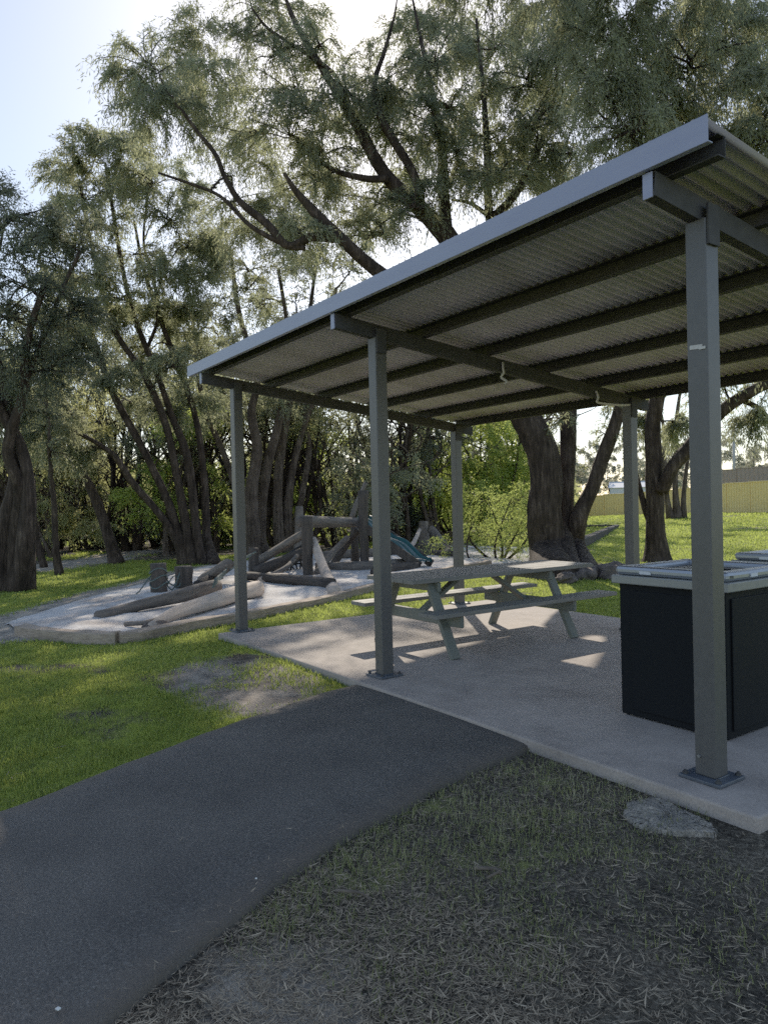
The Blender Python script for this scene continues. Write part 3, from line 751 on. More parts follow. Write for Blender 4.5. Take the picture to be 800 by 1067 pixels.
# ------------------------------------------------------------------ rocks, concrete lump, bits
def rock(c, size, label, seed, name='rock', mat='rock', cat='rock', grp=None, flat=.7, lev=3, amp=.28):
    b = bmesh.new(); bmesh.ops.create_icosphere(b, subdivisions=lev, radius=1)
    rr = np.random.default_rng(seed); ph = rr.random((5, 3))*2-1; of = rr.random(5)*6
    for v in b.verts:
        p = np.array(v.co); k = 1.
        for j in range(5): k += amp*.4*math.sin(p@ph[j]*(2+j*1.3)+of[j])
        v.co = Vector(p*k*np.array(size)*np.array([1, 1, flat])); 
    me = bpy.data.meshes.new(name); b.to_mesh(me); b.free()
    for f in me.polygons: f.use_smooth = True
    o = link(name, me, M[mat]); o.location = c; o.rotation_euler = (0, 0, rr.random()*6)
    return tag(o, label, cat, grp)
for k, (px, py, s, lb) in enumerate([(612, 602, (.28, .24, .24), 'reddish dark rock at the foot of the big tree'),
        (640, 601, (.40, .32, .32), 'largest dark rock, beside the back shelter post'),
        (566, 600, (.4, .3, .22), 'dark rock low in shade left of the big trunk, behind the table'),
        (590, 606, (.28, .22, .18), 'shaded rock in front of the big trunk, above the bench end')]):
    c = gz(px, py, -.05); rock(c+[0, 0, .08], s, lb, 30+k, grp='rocks around the big tree')
c = gz(160, 653, .0); rock(c+[0, 0, .03], (.16, .10, .08), 'small dark rock beside the pale log on the sand', 41)
c = gz(146, 653, .0)

# rough concrete lump near the slab corner: thin ragged sheet
def lump():
    out_ = [(-.135, -.36), (-.05, -.33), (.05, -.335), (.12, -.36), (.21, -.375), (.275, -.41), (.29, -.46), (.245, -.525), (.17, -.60), (.10, -.64), (.02, -.665), (-.06, -.64), (-.12, -.56), (-.16, -.46)]
    out_ = catmull(out_, 12, True); c = out_.mean(0)
    V = []; F3 = []; F4 = []
    rings = [1.0, .97, .93, .87, .8, .72, .63, .53, .43, .33, .22, .1]
    n = len(out_)
    for r in rings:
        for i, p in enumerate(out_):
            q = c+(p-c)*r*(1+.05*(vnoise(p[0]*40, p[1]*40, 1.)-.5) if r > .9 else r)
            q = c+(p-c)*r+(rng.random(2)-.5)*.014*(r > .6)
            z = -.10 if r == 1 else -.058+.018*(1-r)**.5+(fbm(q[0], q[1], .06, 3)-.5)*.030+(rng.random()-.5)*.007
            V.append((q[0], q[1], z))
    V.append((c[0], c[1], -.025))
    for k in range(len(rings)-1):
        for i in range(n): F4.append([k*n+i, k*n+(i+1) % n, (k+1)*n+(i+1) % n, (k+1)*n+i])
    k = len(rings)-1
    for i in range(n): F3.append([k*n+i, k*n+(i+1) % n, len(V)-1])
    V = np.array(V); o = np.array([c[0], c[1], -.06])
    q = mesh_np('concrete_lump', V-o, np.array(F4), M['rough_concrete'], None, np.array(F3)); q.location = o
    tag(q, 'flat rough grey lump of spilt concrete beside the slab corner', 'concrete lump')
lump()
def stick(p, q, r, label, seed):
    p = np.array(p); q = np.array(q); m = (p+q)/2+np.array([.02, .02, .012])
    log([p, m, q], r, r*.6, M['twig'], 'twig', label, 'twig', None, 7, .2, seed)
stick(gz(494, 905, -.055), gz(522, 911, -.05), .009, 'short dark twig on the litter midway between path and slab', 1)
stick(gz(507, 915, -.055), gz(520, 905, -.05), .006, 'thin dark twig crossing another on the litter', 2)
stick(gz(350, 928, -.055), gz(386, 938, -.05), .008, 'brown twig lying in the litter near the path edge', 3)
for (px, py, s, lb) in ((61, 1052, .011, 'tiny white scrap on the asphalt at the bottom left'), (267, 916, .006, 'tiny white scrap at the path edge by the grass')):
    m_ = MB(); c = gz(px, py, -.02); m_.box((0, 0, .003), (s*1.3, s, .004), Matrix.Rotation(.5, 3, 'Z'), .001); q = m_.build('paper_scrap', M['white_bit']); q.location = c
    tag(q, lb, 'scrap')

# ------------------------------------------------------------------ fence, shed, pole on the right
def fence(A, B, h, n, label, mat, group=None, step=0, name='fence'):
    root = empty(name, tuple(A)); tag(root, label, 'fence', group)
    A = np.array(A); B = np.array(B); d = B-A; L = np.linalg.norm(d[:2]); hd = d/np.linalg.norm(d)
    for k in range(n):
        p0 = A+d*k/n; p1 = A+d*(k+1)/n; hh = h
        z0 = min(p0[2], p1[2])-.1; zt = max(p0[2], p1[2])+hh
        m = 36; V = []
        nn = np.array([-hd[1], hd[0], 0])/np.linalg.norm(hd[:2])
        for i in range(m+1):
            p = p0+(p1-p0)*(i/m); off = .022*(1 if (i % 4) in (1, 2) else -1)
            for z in (z0, zt): V.append((p[0]+nn[0]*off, p[1]+nn[1]*off, z))
        i = np.arange(m)*2
        into(mesh_np('panel', np.array(V), np.stack([i, i+2, i+3, i+1], -1), M[mat], smooth_=False), root)
        mm = MB(); mm.bar((*p0[:2], zt+.02), (*p1[:2], zt+.02), .07, .06, .004); into(mm.build('rail', M[mat]), root)
        mm = MB(); mm.box((p0[0], p0[1], (z0+zt+.08)/2), (.08, .08, zt-z0+.08), None, .004); into(mm.build('post', M[mat]), root)
    return root
fa, fb = at(860, 535, 41), at(733+23, 536.5, 46.5); fc = at(595, 541.5, 62); fd = at(470, 546, 80)
fence(at(900, 533.5, 38), at(733, 537, 47.5), 1.92, 6, 'taller nearer run of yellow ribbed steel fence at the right edge', 'fence', 'yellow steel fences')
fence(at(733, 537, 47.6), at(470, 546, 78), 1.78, 14, 'lower run of yellow ribbed steel fence behind the big trunks', 'fence', 'yellow steel fences')
fence(at(900, 528, 52), at(728, 534, 60), 3.3, 4, 'brown steel fence rising above the yellow fence at right', 'fence_brown')
# pale shed with pitched roof behind the fence
def shed():
    c = at(655, 540, 74); root = empty('shed', tuple(c)); tag(root, 'small pale shed roof showing above the yellow fence', 'shed')
    w, dp, h = 3.4, 3., 3.4
    m = MB(); m.box((c[0], c[1], c[2]+h/2-.3), (w, dp, h), Matrix.Rotation(.6, 3, 'Z'), .02); into(m.build('wall', M['shed']), root)
    m = MB()
    for s in (-1, 1):
        rot = Matrix.Rotation(.6, 3, 'Z') @ Matrix.Rotation(s*.35, 3, 'X')
        off = Matrix.Rotation(.6, 3, 'Z') @ Vector((0, -s*.75, 0))
        m.box((c[0]+off.x, c[1]+off.y, c[2]+h+.0), (w+.3, 1.85, .06), rot, .01)
    into(m.build('roof', M['shed']), root)
shed()
m_ = MB(); c = at(765, 520, 80); c[2] = .3
m_.cyl(tuple(c), (c[0], c[1], c[2]+8.9), .16, .12, 12)
pl_ = empty('power_pole', tuple(c)); tag(pl_, 'tall grey pole standing beyond the fences', 'pole')
into(m_.build('pole_shaft', M['pole'], None, True), pl_)
m_ = MB(); m_.bar(tuple(c+np.array([0, 0, 8.3])-RV*.9), tuple(c+np.array([0, 0, 8.3])+RV*.9), .1, .1, .01)
into(m_.build('cross_arm', M['pole']), pl_)

# ------------------------------------------------------------------ trees
def unit(v): return v/(np.linalg.norm(v, axis=-1, keepdims=True)+1e-9)
class Tree:
    def __init__(s, base, seed):
        s.base = np.array(base, float); s.T = Tubes(); s.nodes = []; s.r = np.random.default_rng(seed); s.L = []; s.seed = seed
    def limb(s, pts, r0, r1, sides=10, n=6, flare=0., lump=.12, wob=.0):
        P = catmull(pts, n)
        if wob: P[1:-1] += (s.r.random((len(P)-2, 3))-.5)*wob
        t = np.linspace(0, 1, len(P)); R = r0*(1-t)+r1*t
        if flare: R = R*(1+flare*np.exp(-t*len(P)/3.))
        s.T.add(P, R, sides, lump=lump, seed=int(s.r.integers(1e6)), ridged=.10 if r0 > .08 else 0)
        s.nodes += [(p, r) for p, r in zip(P[2:], R[2:])]
        return P
    def blob(s, c, rad, strands=70, per=12, leaf=(.115, .018), droop=.8, nb=9, stem=.045, dens=1.):
        """a bough grown from the nearest limb to c, twigs through the blob, hanging strands of leaves on the twigs"""
        c = np.array(c, float); rad = np.broadcast_to(np.array(rad, float), 3); r = s.r
        NP = np.array([p for p, _ in s.nodes]); NR = np.array([q for _, q in s.nodes])
        d = np.linalg.norm(NP-c, axis=1)+np.maximum(0, NP[:, 2]-c[2])*1.6-NR*1.5
        k = int(np.argmin(d)); p0, r0 = NP[k], NR[k]
        dist = np.linalg.norm(c-p0); st = min(r0*.8, stem*(.5+.25*dist))
        if dist > .15:
            mid = p0*.5+c*.5+np.array([0, 0, .12*dist])+(r.random(3)-.5)*.22*dist
            s.limb([p0, p0*.75+mid*.25+(r.random(3)-.5)*.06*dist, mid, c], st, st*.45, 6, 4, lump=0, wob=.03*dist)
        tips = []
        for j in range(nb):
            dirn = unit(r.normal(size=3)); dirn[2] = dirn[2]*.8+.12
            e = c+dirn*rad*(.55+.5*r.random())
            b0 = c+(p0-c)*r.random()*.35
            m = b0*.5+e*.5+(r.random(3)-.5)*.25*rad+np.array([0, 0, .12*rad[2]])
            P = catmull([b0, m, e], 4); s.T.add(P, np.linspace(st*.6, .008, len(P)), 5, cap=False)
            tips.append(P)
        W = np.array(tips)                                 # nb x 9 x 3
        n = int(strands*dens)
        bi = r.integers(0, nb, n); u = (r.random(n)**.65)*(W.shape[1]-1.001); k = u.astype(int); fr = (u-k)[:, None]
        p = W[bi, k]*(1-fr)+W[bi, k+1]*fr
        out = unit(unit(p-c)*.55+unit(W[bi, k+1]-W[bi, k])*.7+r.normal(size=(n, 3))*.55)
        Ls = (.28+.42*r.random(n))*min(1.25, .45+.55*rad.mean())
        t = (np.arange(per)[None, :]+r.random((n, per)))/per
        pos = p[:, None]+out[:, None]*(Ls[:, None]*t)[..., None]
        pos[..., 2] -= droop*Ls[:, None]*t*t
        pos += r.normal(size=pos.shape)*.022
        tw = np.stack([p, p+out*Ls[:, None]*.5-np.array([0, 0, 1.])*(droop*.25*Ls)[:, None], p+out*Ls[:, None]-np.array([0, 0, 1.])*(droop*Ls)[:, None]], 1)
        for q in tw[::6]: s.T.add(q, [.005, .004, .002], 3, cap=False)
        dl = unit(out[:, None]*.55+r.normal(size=pos.shape)*.55+np.array([0, 0, -1.])*(.35+droop*.9*t)[..., None])
        tn = np.clip(.45+.26*r.normal()+.18*r.normal(size=(n, 1))+.13*r.normal(size=(n, per)), 0, 1)
        s.L.append((pos.reshape(-1, 3), dl.reshape(-1, 3), np.full(n*per, leaf[0])*(.65+.6*r.random(n*per)), np.full(n*per, leaf[1]), tn.ravel()))
    def build(s, name, label, cat, leafmat, bark, group=None):
        root = empty(name, tuple(s.base)); tag(root, label, cat, group)
        s.T.build('trunk', bark, root, s.base)
        if s.L:
            p, d, L, w, t = (np.concatenate([q[i] for q in s.L]) for i in range(5))
            side = unit(np.cross(d, s.r.normal(size=d.shape)))
            a = p; b = p+d*(L*.42)[:, None]+side*(w*.5)[:, None]; c = p+d*L[:, None]; e = p+d*(L*.42)[:, None]-side*(w*.5)[:, None]
            V = np.stack([a, b, c, e], 1).reshape(-1, 3)-s.base
            F = np.arange(len(V)).reshape(-1, 4)
            mesh_np('crown', V, F, leafmat, root, tint=np.repeat(t, 4), smooth_=False)
        return root
def gbase(px, py, D=None):
    p = gz(px, py, -.06) if D is None else at(px, py, D)
    p[2] = terrain(p[0], p[1])-.05
    return p
def polyl(pts, D, D2=None):
    D2 = D2 or D; n = len(pts)-1
    return [at(x, y, D+(D2-D)*i/n) for i, (x, y) in enumerate(pts)]

# --- left dark tree
b = gbase(15, 615); D = (b-CAM)@FV; T = Tree(b, 101)
T.limb([b+RV*-.25]+polyl([(4, 560), (18, 500), (14, 450), (0, 390), (-20, 330)], D), .20, .10, 12, flare=.5)
T.limb([b+RV*.15]+polyl([(28, 555), (30, 500), (20, 460), (2, 430), (-14, 380)], D-.2), .17, .07, 12, flare=.5)
T.limb([b+RV*.05]+polyl([(18, 560), (22, 510), (8, 470), (24, 410), (30, 350), (50, 290)], D, D-1), .17, .05, 12, flare=.5)
T.limb(polyl([(26, 400), (50, 340), (66, 300), (84, 262)], D-.6), .06, .03, 8)
for (x, y, dd, rr) in [(8,225,0,.9),(20,262,-.5,1.),(55,250,-.5,.8),(85,252,-.6,.6),(-20,280,0,1.2),(30,300,-1,1.),(0,330,-1,1.2),(45,340,-.6,.9),(75,330,-.3,.65),(20,370,-.6,1.1),(55,385,-.4,.8),(-25,380,0,1.2),(10,415,0,.9),(-40,440,.5,1.),(84,370,.2,.5),(-15,210,.5,.9),(-60,300,1,1.3),(35,430,.5,.5)]:
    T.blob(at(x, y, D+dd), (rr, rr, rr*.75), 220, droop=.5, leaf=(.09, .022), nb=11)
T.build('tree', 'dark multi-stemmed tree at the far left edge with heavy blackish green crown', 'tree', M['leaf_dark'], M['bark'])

# --- leaning cluster
b = gbase(198, 588); D = (b-CAM)@FV; T = Tree(b, 102)
T.limb([b-RV*.2]+polyl([(187,570),(170,540),(140,505),(119,475),(95,458),(72,447),(50,430)], D, D-1.5), .13, .04, 10, flare=.6)
T.limb([b]+polyl([(185,555),(174,520),(150,470),(118,410),(100,360),(87,327),(57,297),(40,270)], D, D-1), .145, .04, 10, flare=.6)
T.limb([b+RV*.1]+polyl([(196,560),(184,494),(172,440),(150,390),(120,345),(108,300),(92,240),(84,190)], D, D-.5), .145, .04, 10, flare=.6)
T.limb([b+RV*.35]+polyl([(206,560),(196,480),(178,430),(164,390),(140,330),(128,280),(118,220),(110,170)], D), .13, .04, 10, flare=.6)
T.limb([b+RV*.7]+polyl([(216,560),(213,500),(205,440),(190,390),(170,340),(150,280),(140,230)], D+.6), .13, .04, 10, flare=.6)
T.limb(polyl([(152,367),(165,330),(160,290),(150,250),(156,190)], D+.2), .06, .03, 7)
for i in range(46):
    x, y = [(70,180),(105,150),(128,160),(90,210),(130,205),(160,190),(180,230),(70,225),(60,300),(100,285),(140,265),(170,285),(195,320),(150,330),(85,350),(60,380),(110,395),(75,430),(45,445),(180,380),(140,420),(210,370),(215,280),(200,250),(120,335),(50,330),(170,430),(205,420),(95,470),(45,410),(65,470),(150,150),(230,330),(110,240),(75,160),(140,190),(195,290),(165,320),(125,310),(80,290),(60,250),(150,370),(185,345),(100,330),(200,200),(225,260)][i]
    rr = .62+.36*T.r.random()
    T.blob(at(x, y, D+T.r.uniform(-1.6, 1.6)), (rr, rr, rr*.7), 270, droop=.6, leaf=(.12, .026), nb=11)
T.build('tree', 'tree of several dark trunks leaning left behind the sand pit', 'tree', M['leaf'], M['bark'])

# --- slim leaning trunk
b = gbase(122, 586); D = (b-CAM)@FV; T = Tree(b, 103)
T.limb([b]+polyl([(114,560),(102,525),(88,495),(76,470),(60,430),(52,380)], D), .17, .06, 9, flare=.6)
T.limb(polyl([(100,520),(92,500),(84,485),(86,440),(98,400)], D), .07, .03, 7)
for (x, y, rr) in [(55,400,.8),(80,430,.7),(100,400,.8),(40,440,.6),(62,350,.8),(30,470,.5),(100,450,.5)]:
    T.blob(at(x, y, D+T.r.uniform(-1, 1)), (rr, rr, rr*.7), 80, leaf=(.11, .025), droop=.6)
T.build('tree', 'slim dark trunk leaning left with a clear flared foot on the grass', 'tree', M['leaf_olive'], M['bark'])
for (px, py, top, lb, sd) in ((62, 598, [(58,560),(56,520),(53,490),(50,440),(45,380)], 'thin crooked sapling right of the far left tree', 104), (46, 590, [(38,555),(32,515),(28,480),(26,430),(36,380)], 'thin dark sapling leaning left behind the far left tree', 105)):
    b = gbase(px, py); D = (b-CAM)@FV; T = Tree(b, sd)
    T.limb([b]+polyl(top, D), .09, .03, 8, flare=.4, wob=.05)
    for (x, y) in top[2:]:
        T.blob(at(x+T.r.uniform(-25, 25), y-20, D+T.r.uniform(-.5, .5)), (.55, .55, .4), 50, leaf=(.10, .022))
    T.build('sapling', lb, 'sapling', M['leaf'], M['bark'])

# --- upright cluster between left posts
b = gbase(275, 580); D = (b-CAM)@FV; T = Tree(b, 106)
for (dx, r0, pts, dd) in [(-.35, .26, [(264,560),(262,510),(268,470),(262,430),(268,390),(250,330),(240,260)], 0), (-.05, .2, [(272,560),(276,500),(288,450),(296,410),(300,350),(290,280)], .8),
        (.55, .22, [(291,560),(290,500),(296,450),(305,400),(320,340),(330,270)], 1.6), (.85, .17, [(300,555),(303,500),(315,450),(330,410),(345,360),(350,300)], 1.8), (1.25, .17, [(309,555),(316,510),(322,470),(318,430),(330,380)], 2.4), (-.6, .14, [(256,560),(246,510),(232,470),(215,430),(205,380),(200,320)], .4)]:
    T.limb([b+RV*dx+FV*[dd, dd, 0]]+polyl(pts, D+dd), r0, .05, 12, flare=.45)
for i in range(30):
    x = T.r.uniform(195, 395); y = T.r.uniform(225, 430)
    rr = .65+.4*T.r.random()
    T.blob(at(x, y, D+T.r.uniform(-1, 3.5)), (rr, rr, rr*.75), 125, leaf=(.12, .026), droop=.6)
for i in range(7):
    x = T.r.uniform(170, 430); y = T.r.uniform(120, 235); rr = T.r.uniform(.7, 1.1)
    T.blob(at(x, y, D+T.r.uniform(0, 2.5)), (rr, rr, rr*.75), 130, leaf=(.12, .026), droop=.6)
for (lx, ly) in [(-5.6,-.5),(-4.8,-.6),(-3.5,-1.9),(-6.3,-2.2)]:  # extra foliage added towards the sun to throw shade on the lawn
    for t_ in (15.5, 20):
        t_ += T.r.uniform(-1, 1); rr = T.r.uniform(.75, 1.05)
        T.blob(np.array([lx-.83*t_, ly+.558*t_, .678*t_]), (rr, rr, rr*.8), 150, leaf=(.12, .028), droop=.6)
T.build('tree', 'cluster of tall upright dark stems behind the log ramp and left shelter posts', 'tree', M['leaf'], M['bark_grey'])

# --- the big tree behind the shelter
b = gbase(588, 603); D = 16.3; T = Tree(b, 107)
K = polyl([(571,575),(566,530),(568,490),(553,445),(520,385),(490,340)], D)
T.limb([b-RV*.12]+K, .40, .31, 18, flare=.12, lump=.12)
T.limb([K[-1]]+polyl([(455,318),(420,300),(394,284),(352,246),(322,215),(306,196),(296,180)], D, D-.8), .27, .03, 12)
T.limb(polyl([(352,248),(325,247),(300,256),(280,235),(252,212),(236,188),(224,160),(205,136),(190,115)], D-.5, D-1.2), .11, .03, 9)
T.limb(polyl([(318,258),(300,256),(262,236),(230,205),(200,192),(165,180)], D-.6, D-1), .07, .025, 8)
T.limb([K[-2]]+polyl([(505,310),(468,250),(448,228),(400,180),(368,124),(336,72),(308,24),(295,-10)], D+.2, D+1), .28, .03, 12)
T.limb(polyl([(466,248),(462,200),(460,148),(450,95),(440,50),(430,0)], D+.3, D+1), .15, .025, 10)
T.limb(polyl([(440,222),(430,180),(400,130),(390,90),(400,55),(410,20),(415,-10)], D+.3), .12, .012, 9)
T.limb(polyl([(405,186),(380,186),(350,178),(330,165),(312,150)], D+.3), .09, .03, 8)
T.limb(polyl([(372,130),(350,80),(318,55),(280,30),(262,8)], D+.6), .06, .025, 8)
T.limb([b+RV*.15]+polyl([(588,560),(590,500),(592,450),(588,400),(560,340),(525,270),(510,228),(508,180),(506,132),(502,80),(496,20)], D+.3, D+1.2), .24, .035, 14, flare=.15)
T.limb([b+RV*.6]+polyl([(600,570),(603,540),(618,505),(630,470),(641,440),(652,395),(670,330),(690,250),(700,170),(705,90)], D+.2, D-1), .23, .04, 13, flare=.15)
T.limb(polyl([(508,232),(530,210),(550,180),(570,130),(580,80),(585,20)], D+.8), .10, .04, 9)
T.limb(polyl([(510,226),(490,212),(470,208)], D+.8), .06, .03, 7)
T.limb(polyl([(690,255),(730,200),(770,140),(800,90)], D-.8, D-2), .10, .03, 8)
sp = [(150,62),(178,48),(205,40),(130,80),(160,95),(195,85),(225,70),(215,110),(180,120),(240,100),(150,118),(235,140),
      (262,18),(290,8),(318,18),(255,48),(335,45),(280,60),(300,95),(262,135),(300,140),(330,110),(350,140),(270,175),(245,215),(285,215),(330,190),(355,205),(390,215),(310,240),(270,250),
      (360,90),(385,110),(410,140),(430,110),(405,85),(440,70),(460,30),(440,15),(480,60),(470,110),(490,20),(520,50),(510,100),(540,20),(545,80),(480,160),(440,160),(415,180),(520,150),(550,130),(560,180),(535,200),(500,185),(430,215),(380,250),(575,60),(590,110),(600,160),(610,30),(600,200),(470,195),(420,40),(455,60),(500,60),(530,90),(560,30),(575,100),(520,180),(490,140),(450,120),(420,110),(570,150),(610,70),(590,40),(385,75),(340,160),(545,165)]
for (x, y) in sp:
    rr = T.r.uniform(.7, 1.1)
    T.blob(at(x, y, D+T.r.uniform(-.5, 3.0)), (rr, rr, rr*.8), 250, leaf=(.125, .022), droop=1.0, nb=12)
for (x, y) in [(640,20),(660,70),(690,30),(720,60),(700,110),(650,130),(640,180),(680,170),(730,120),(760,40),(780,90),(755,160),(790,20),(800,140),(820,60),(620,90),(665,215),(710,190),(840,120),(600,10),(650,-30),(750,-20),(560,-20),(500,-25),(700,150),(770,190),(735,20)]:
    rr = T.r.uniform(.75, 1.05)
    T.blob(at(x, y, D-T.r.uniform(.5, 4)), (rr, rr, rr), 420, leaf=(.13, .022), droop=1.35, nb=12)
for (x, y) in [(640,425),(632,455),(590,435)]:
    T.blob(at(x, y, D-.3), (.3, .3, .35), 30, leaf=(.11, .02), nb=5)
T.build('tree', 'big weeping tree with thick furrowed trunks spreading limbs above the shelter roof', 'tree', M['leaf'], M['bark'])

# --- right tree with forked limb
b = gbase(684, 585); D = (b-CAM)@FV; T = Tree(b, 108)
K = polyl([(683,560),(682,520),(681,480),(680,440),(686,405),(692,360),(690,300)], D)
T.limb([b]+K, .26, .14, 14, flare=.45)
T.limb(polyl([(688,512),(700,488),(722,462),(740,440),(762,420),(790,404),(830,385),(870,350)], D-.2, D-1.5), .19, .10, 11)
T.limb(polyl([(770,416),(790,425),(805,440),(820,445)], D-.6), .07, .03, 7)
T.limb(polyl([(683,560),(672,530),(664,500),(655,460)], D+.2), .09, .05, 8)
T.limb(polyl([(684,410),(700,395),(720,385),(750,360)], D-.2), .09, .05, 8)
for (x, y, dd, rr) in [(700,330,0,1.2),(740,300,-1,1.2),(780,330,-2,1.2),(820,280,-2,1.2),(660,300,.5,1.1),(700,250,0,1.2),(760,240,-1,1.2),(640,240,0,1),(690,190,.5,1.1),(820,200,-1,1.2),(800,400,-1,.7),(850,330,-1,1.1),(780,440,-.6,.4),(740,385,-1,.5),(668,440,.5,.4),(705,440,1,.4),(880,260,-1,1.2)]:
    T.blob(at(x, y, D+dd), (rr, rr, rr*.9), 260, leaf=(.13, .024), droop=1.2, nb=11)
T.build('tree', 'dark trunked tree with a limb forking right, behind the barbecue', 'tree', M['leaf'], M['bark'])

# --- trees for copying: slim woodland trees
def proto(seed, h, lean, stems, leafmat, nbl, strands=70, leaf=(.15, .045), spread=2.2, bark='bark', low=.45):
    T = Tree((0, 0, 0), seed); r = T.r
    for k in range(stems):
        a = r.random()*6.28; q = np.array([math.cos(a), math.sin(a), 0])*(.15+.25*(stems > 1))
        e = np.array([lean*h*.25+r.uniform(-1, 1)*.16*h, r.uniform(-1, 1)*.16*h, h*r.uniform(.75, .92)])
        m1 = q+e*.35+np.array([*(r.random(2)-.5)*.8, 0]); m2 = q*.5+e*.68+np.array([*(r.random(2)-.5)*.9, 0])
        r0 = r.uniform(.07, .14)
        P = T.limb([q*.6, q+e*.12, m1, m2, e], r0, .035, 9, flare=.5)
        for j in range(3):
            p = P[int(len(P)*r.uniform(.35, .75))]
            T.limb([p, p+np.array([r.uniform(-1, 1), r.uniform(-1, 1), 1.1]), p+np.array([r.uniform(-1, 1)*2, r.uniform(-1, 1)*2, 2.2])], r0*.4, .02, 6)
    for k in range(nbl):
        c = np.array([lean*h*.2+r.normal()*spread*.55, r.normal()*spread*.55, h*(low+(1.02-low)*r.random())])
        rr = r.uniform(.7, 1.15); T.blob(c, (rr, rr, rr*.75), strands, 9, leaf, .6, 7)
    return T
protos = [proto(201, 9.5, .4, 3, 'leaf', 22, 60), proto(202, 10.5, -.5, 2, 'leaf_olive', 22, 60), proto(203, 8.5, .1, 4, 'leaf', 20, 60), proto(204, 9.5, -.3, 3, 'leaf_dark', 20, 62), proto(205, 7.5, .6, 2, 'leaf_olive', 20)]
pm = ['leaf', 'leaf_olive', 'leaf', 'leaf_dark', 'leaf_olive']
PG = 'trees of the wood behind the playground'
PLAB = ['grey green three stemmed tree standing in the wood behind the playground', 'olive green twin stemmed tall tree standing in the wood behind the playground', 'low spreading many stemmed tree standing in the wood behind the playground', 'dark dense tree standing in the wood behind the playground', 'small leaning olive tree standing in the wood behind the playground']
roots = [p.build('woodland_tree', PLAB[i], 'tree', M[pm[i]], M['bark_grey' if i % 2 else 'bark'], PG) for i, p in enumerate(protos)]
used = [False]*5
def place(protoroots, used, i, loc, rz_, sc, name=None, label=None, group=None):
    src = protoroots[i]
    if not used[i]: r = src; used[i] = True
    else:
        r = src.copy(); COL.objects.link(r)
        for ch in list(src.children):
            c = ch.copy(); COL.objects.link(c); c.parent = r
    r.location = loc; r.rotation_euler = (0, 0, rz_); r.scale = (sc, sc, sc)
    if label: r['label'] = label
    if group: r['group'] = group
    return r
R2 = np.random.default_rng(55)
spots = [(x, d) for d, nn_ in ((28, 10), (35, 7), (46, 6)) for x in np.linspace(-160, 545, nn_)]
for (x, d) in spots:
    x = x+R2.uniform(-28, 28); d = d+R2.uniform(-2.5, 2.5)
    if 465 < x < 600 and d < 34: continue
    p = at(x, 540, d); p[2] = terrain(p[0], p[1])-.05
    place(roots, used, int(R2.integers(5)), tuple(p), R2.random()*6.28, R2.uniform(.9, 1.15)*(.78 if d < 32 else 1.15 if d < 40 else 1.45))
up = [proto(221, 4.6, .3, 3, 'leaf_olive', 20, 75, (.13, .04), 1.6, low=.18), proto(222, 5.2, -.3, 2, 'leaf_bright', 18, 70, (.13, .04), 1.5, low=.22), proto(223, 5.6, .1, 4, 'leaf', 22, 75, (.13, .04), 1.7, low=.2)]
UL = ['olive young tree with low foliage in the understorey of the wood', 'bright sunlit young tree in the understorey of the wood', 'grey green young tree with low foliage in the understorey of the wood']
UR = [p.build('young_tree', UL[i], 'tree', M[('leaf_olive', 'leaf_bright', 'leaf')[i]], M['bark_grey'], 'young trees in the understorey of the wood') for i, p in enumerate(up)]
uu = [False]*3
for k, x in enumerate(np.linspace(-150, 535, 20)):
    d = [26, 31, 37][k % 3]+R2.uniform(-1.5, 2.5); x = x+R2.uniform(-12, 12)
    if x > 400: d += 5
    if 225 < x < 330 and d < 30: d += 6
    p = at(x, 545, d); p[2] = terrain(p[0], p[1])-.05
    place(UR, uu, int(R2.choice([0, 0, 1, 2])), tuple(p), R2.random()*6.28, R2.uniform(.75, 1.15))
sp_ = [proto(231, 7.2, .5, 4, 'leaf', 7, 45, (.13, .035), 1.6, low=.72), proto(232, 6.6, -.45, 3, 'leaf_olive', 6, 45, (.13, .035), 1.5, low=.72), proto(233, 7.8, .15, 5, 'leaf', 7, 45, (.13, .035), 1.7, low=.75)]
SL = ['slender leaning four stemmed tree at the edge of the wood behind the playground', 'thin three stemmed tree leaning at the edge of the wood behind the playground', 'clump of five thin stems at the edge of the wood behind the playground']
SRT = [p.build('slender_tree', SL[i], 'tree', M[('leaf', 'leaf_olive', 'leaf')[i]], M['bark'], 'slender stems along the edge of the wood') for i, p in enumerate(sp_)]
s_u = [False]*3
for k, x in enumerate(np.linspace(-60, 450, 26)):
    d = R2.uniform(23.5, 31); x = x+R2.uniform(-10, 10)
    if x > 330: d += 4
    if 60 < x < 160 and d < 26: d += 4
    p = at(x, 548, d); p[2] = terrain(p[0], p[1])-.05
    place(SRT, s_u, int(R2.integers(3)), tuple(p), R2.random()*6.28, R2.uniform(.8, 1.1))
# trees beyond the fences
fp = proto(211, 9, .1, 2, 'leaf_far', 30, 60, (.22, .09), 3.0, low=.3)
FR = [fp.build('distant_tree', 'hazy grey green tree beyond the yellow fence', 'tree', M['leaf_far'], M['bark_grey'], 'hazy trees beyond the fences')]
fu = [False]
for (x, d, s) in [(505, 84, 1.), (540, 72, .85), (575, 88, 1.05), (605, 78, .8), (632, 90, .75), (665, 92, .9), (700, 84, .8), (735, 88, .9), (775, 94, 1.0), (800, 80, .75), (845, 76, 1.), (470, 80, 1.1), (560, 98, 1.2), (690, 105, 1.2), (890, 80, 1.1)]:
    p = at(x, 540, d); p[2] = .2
    place(FR, fu, 0, tuple(p), R2.random()*6.28, s)
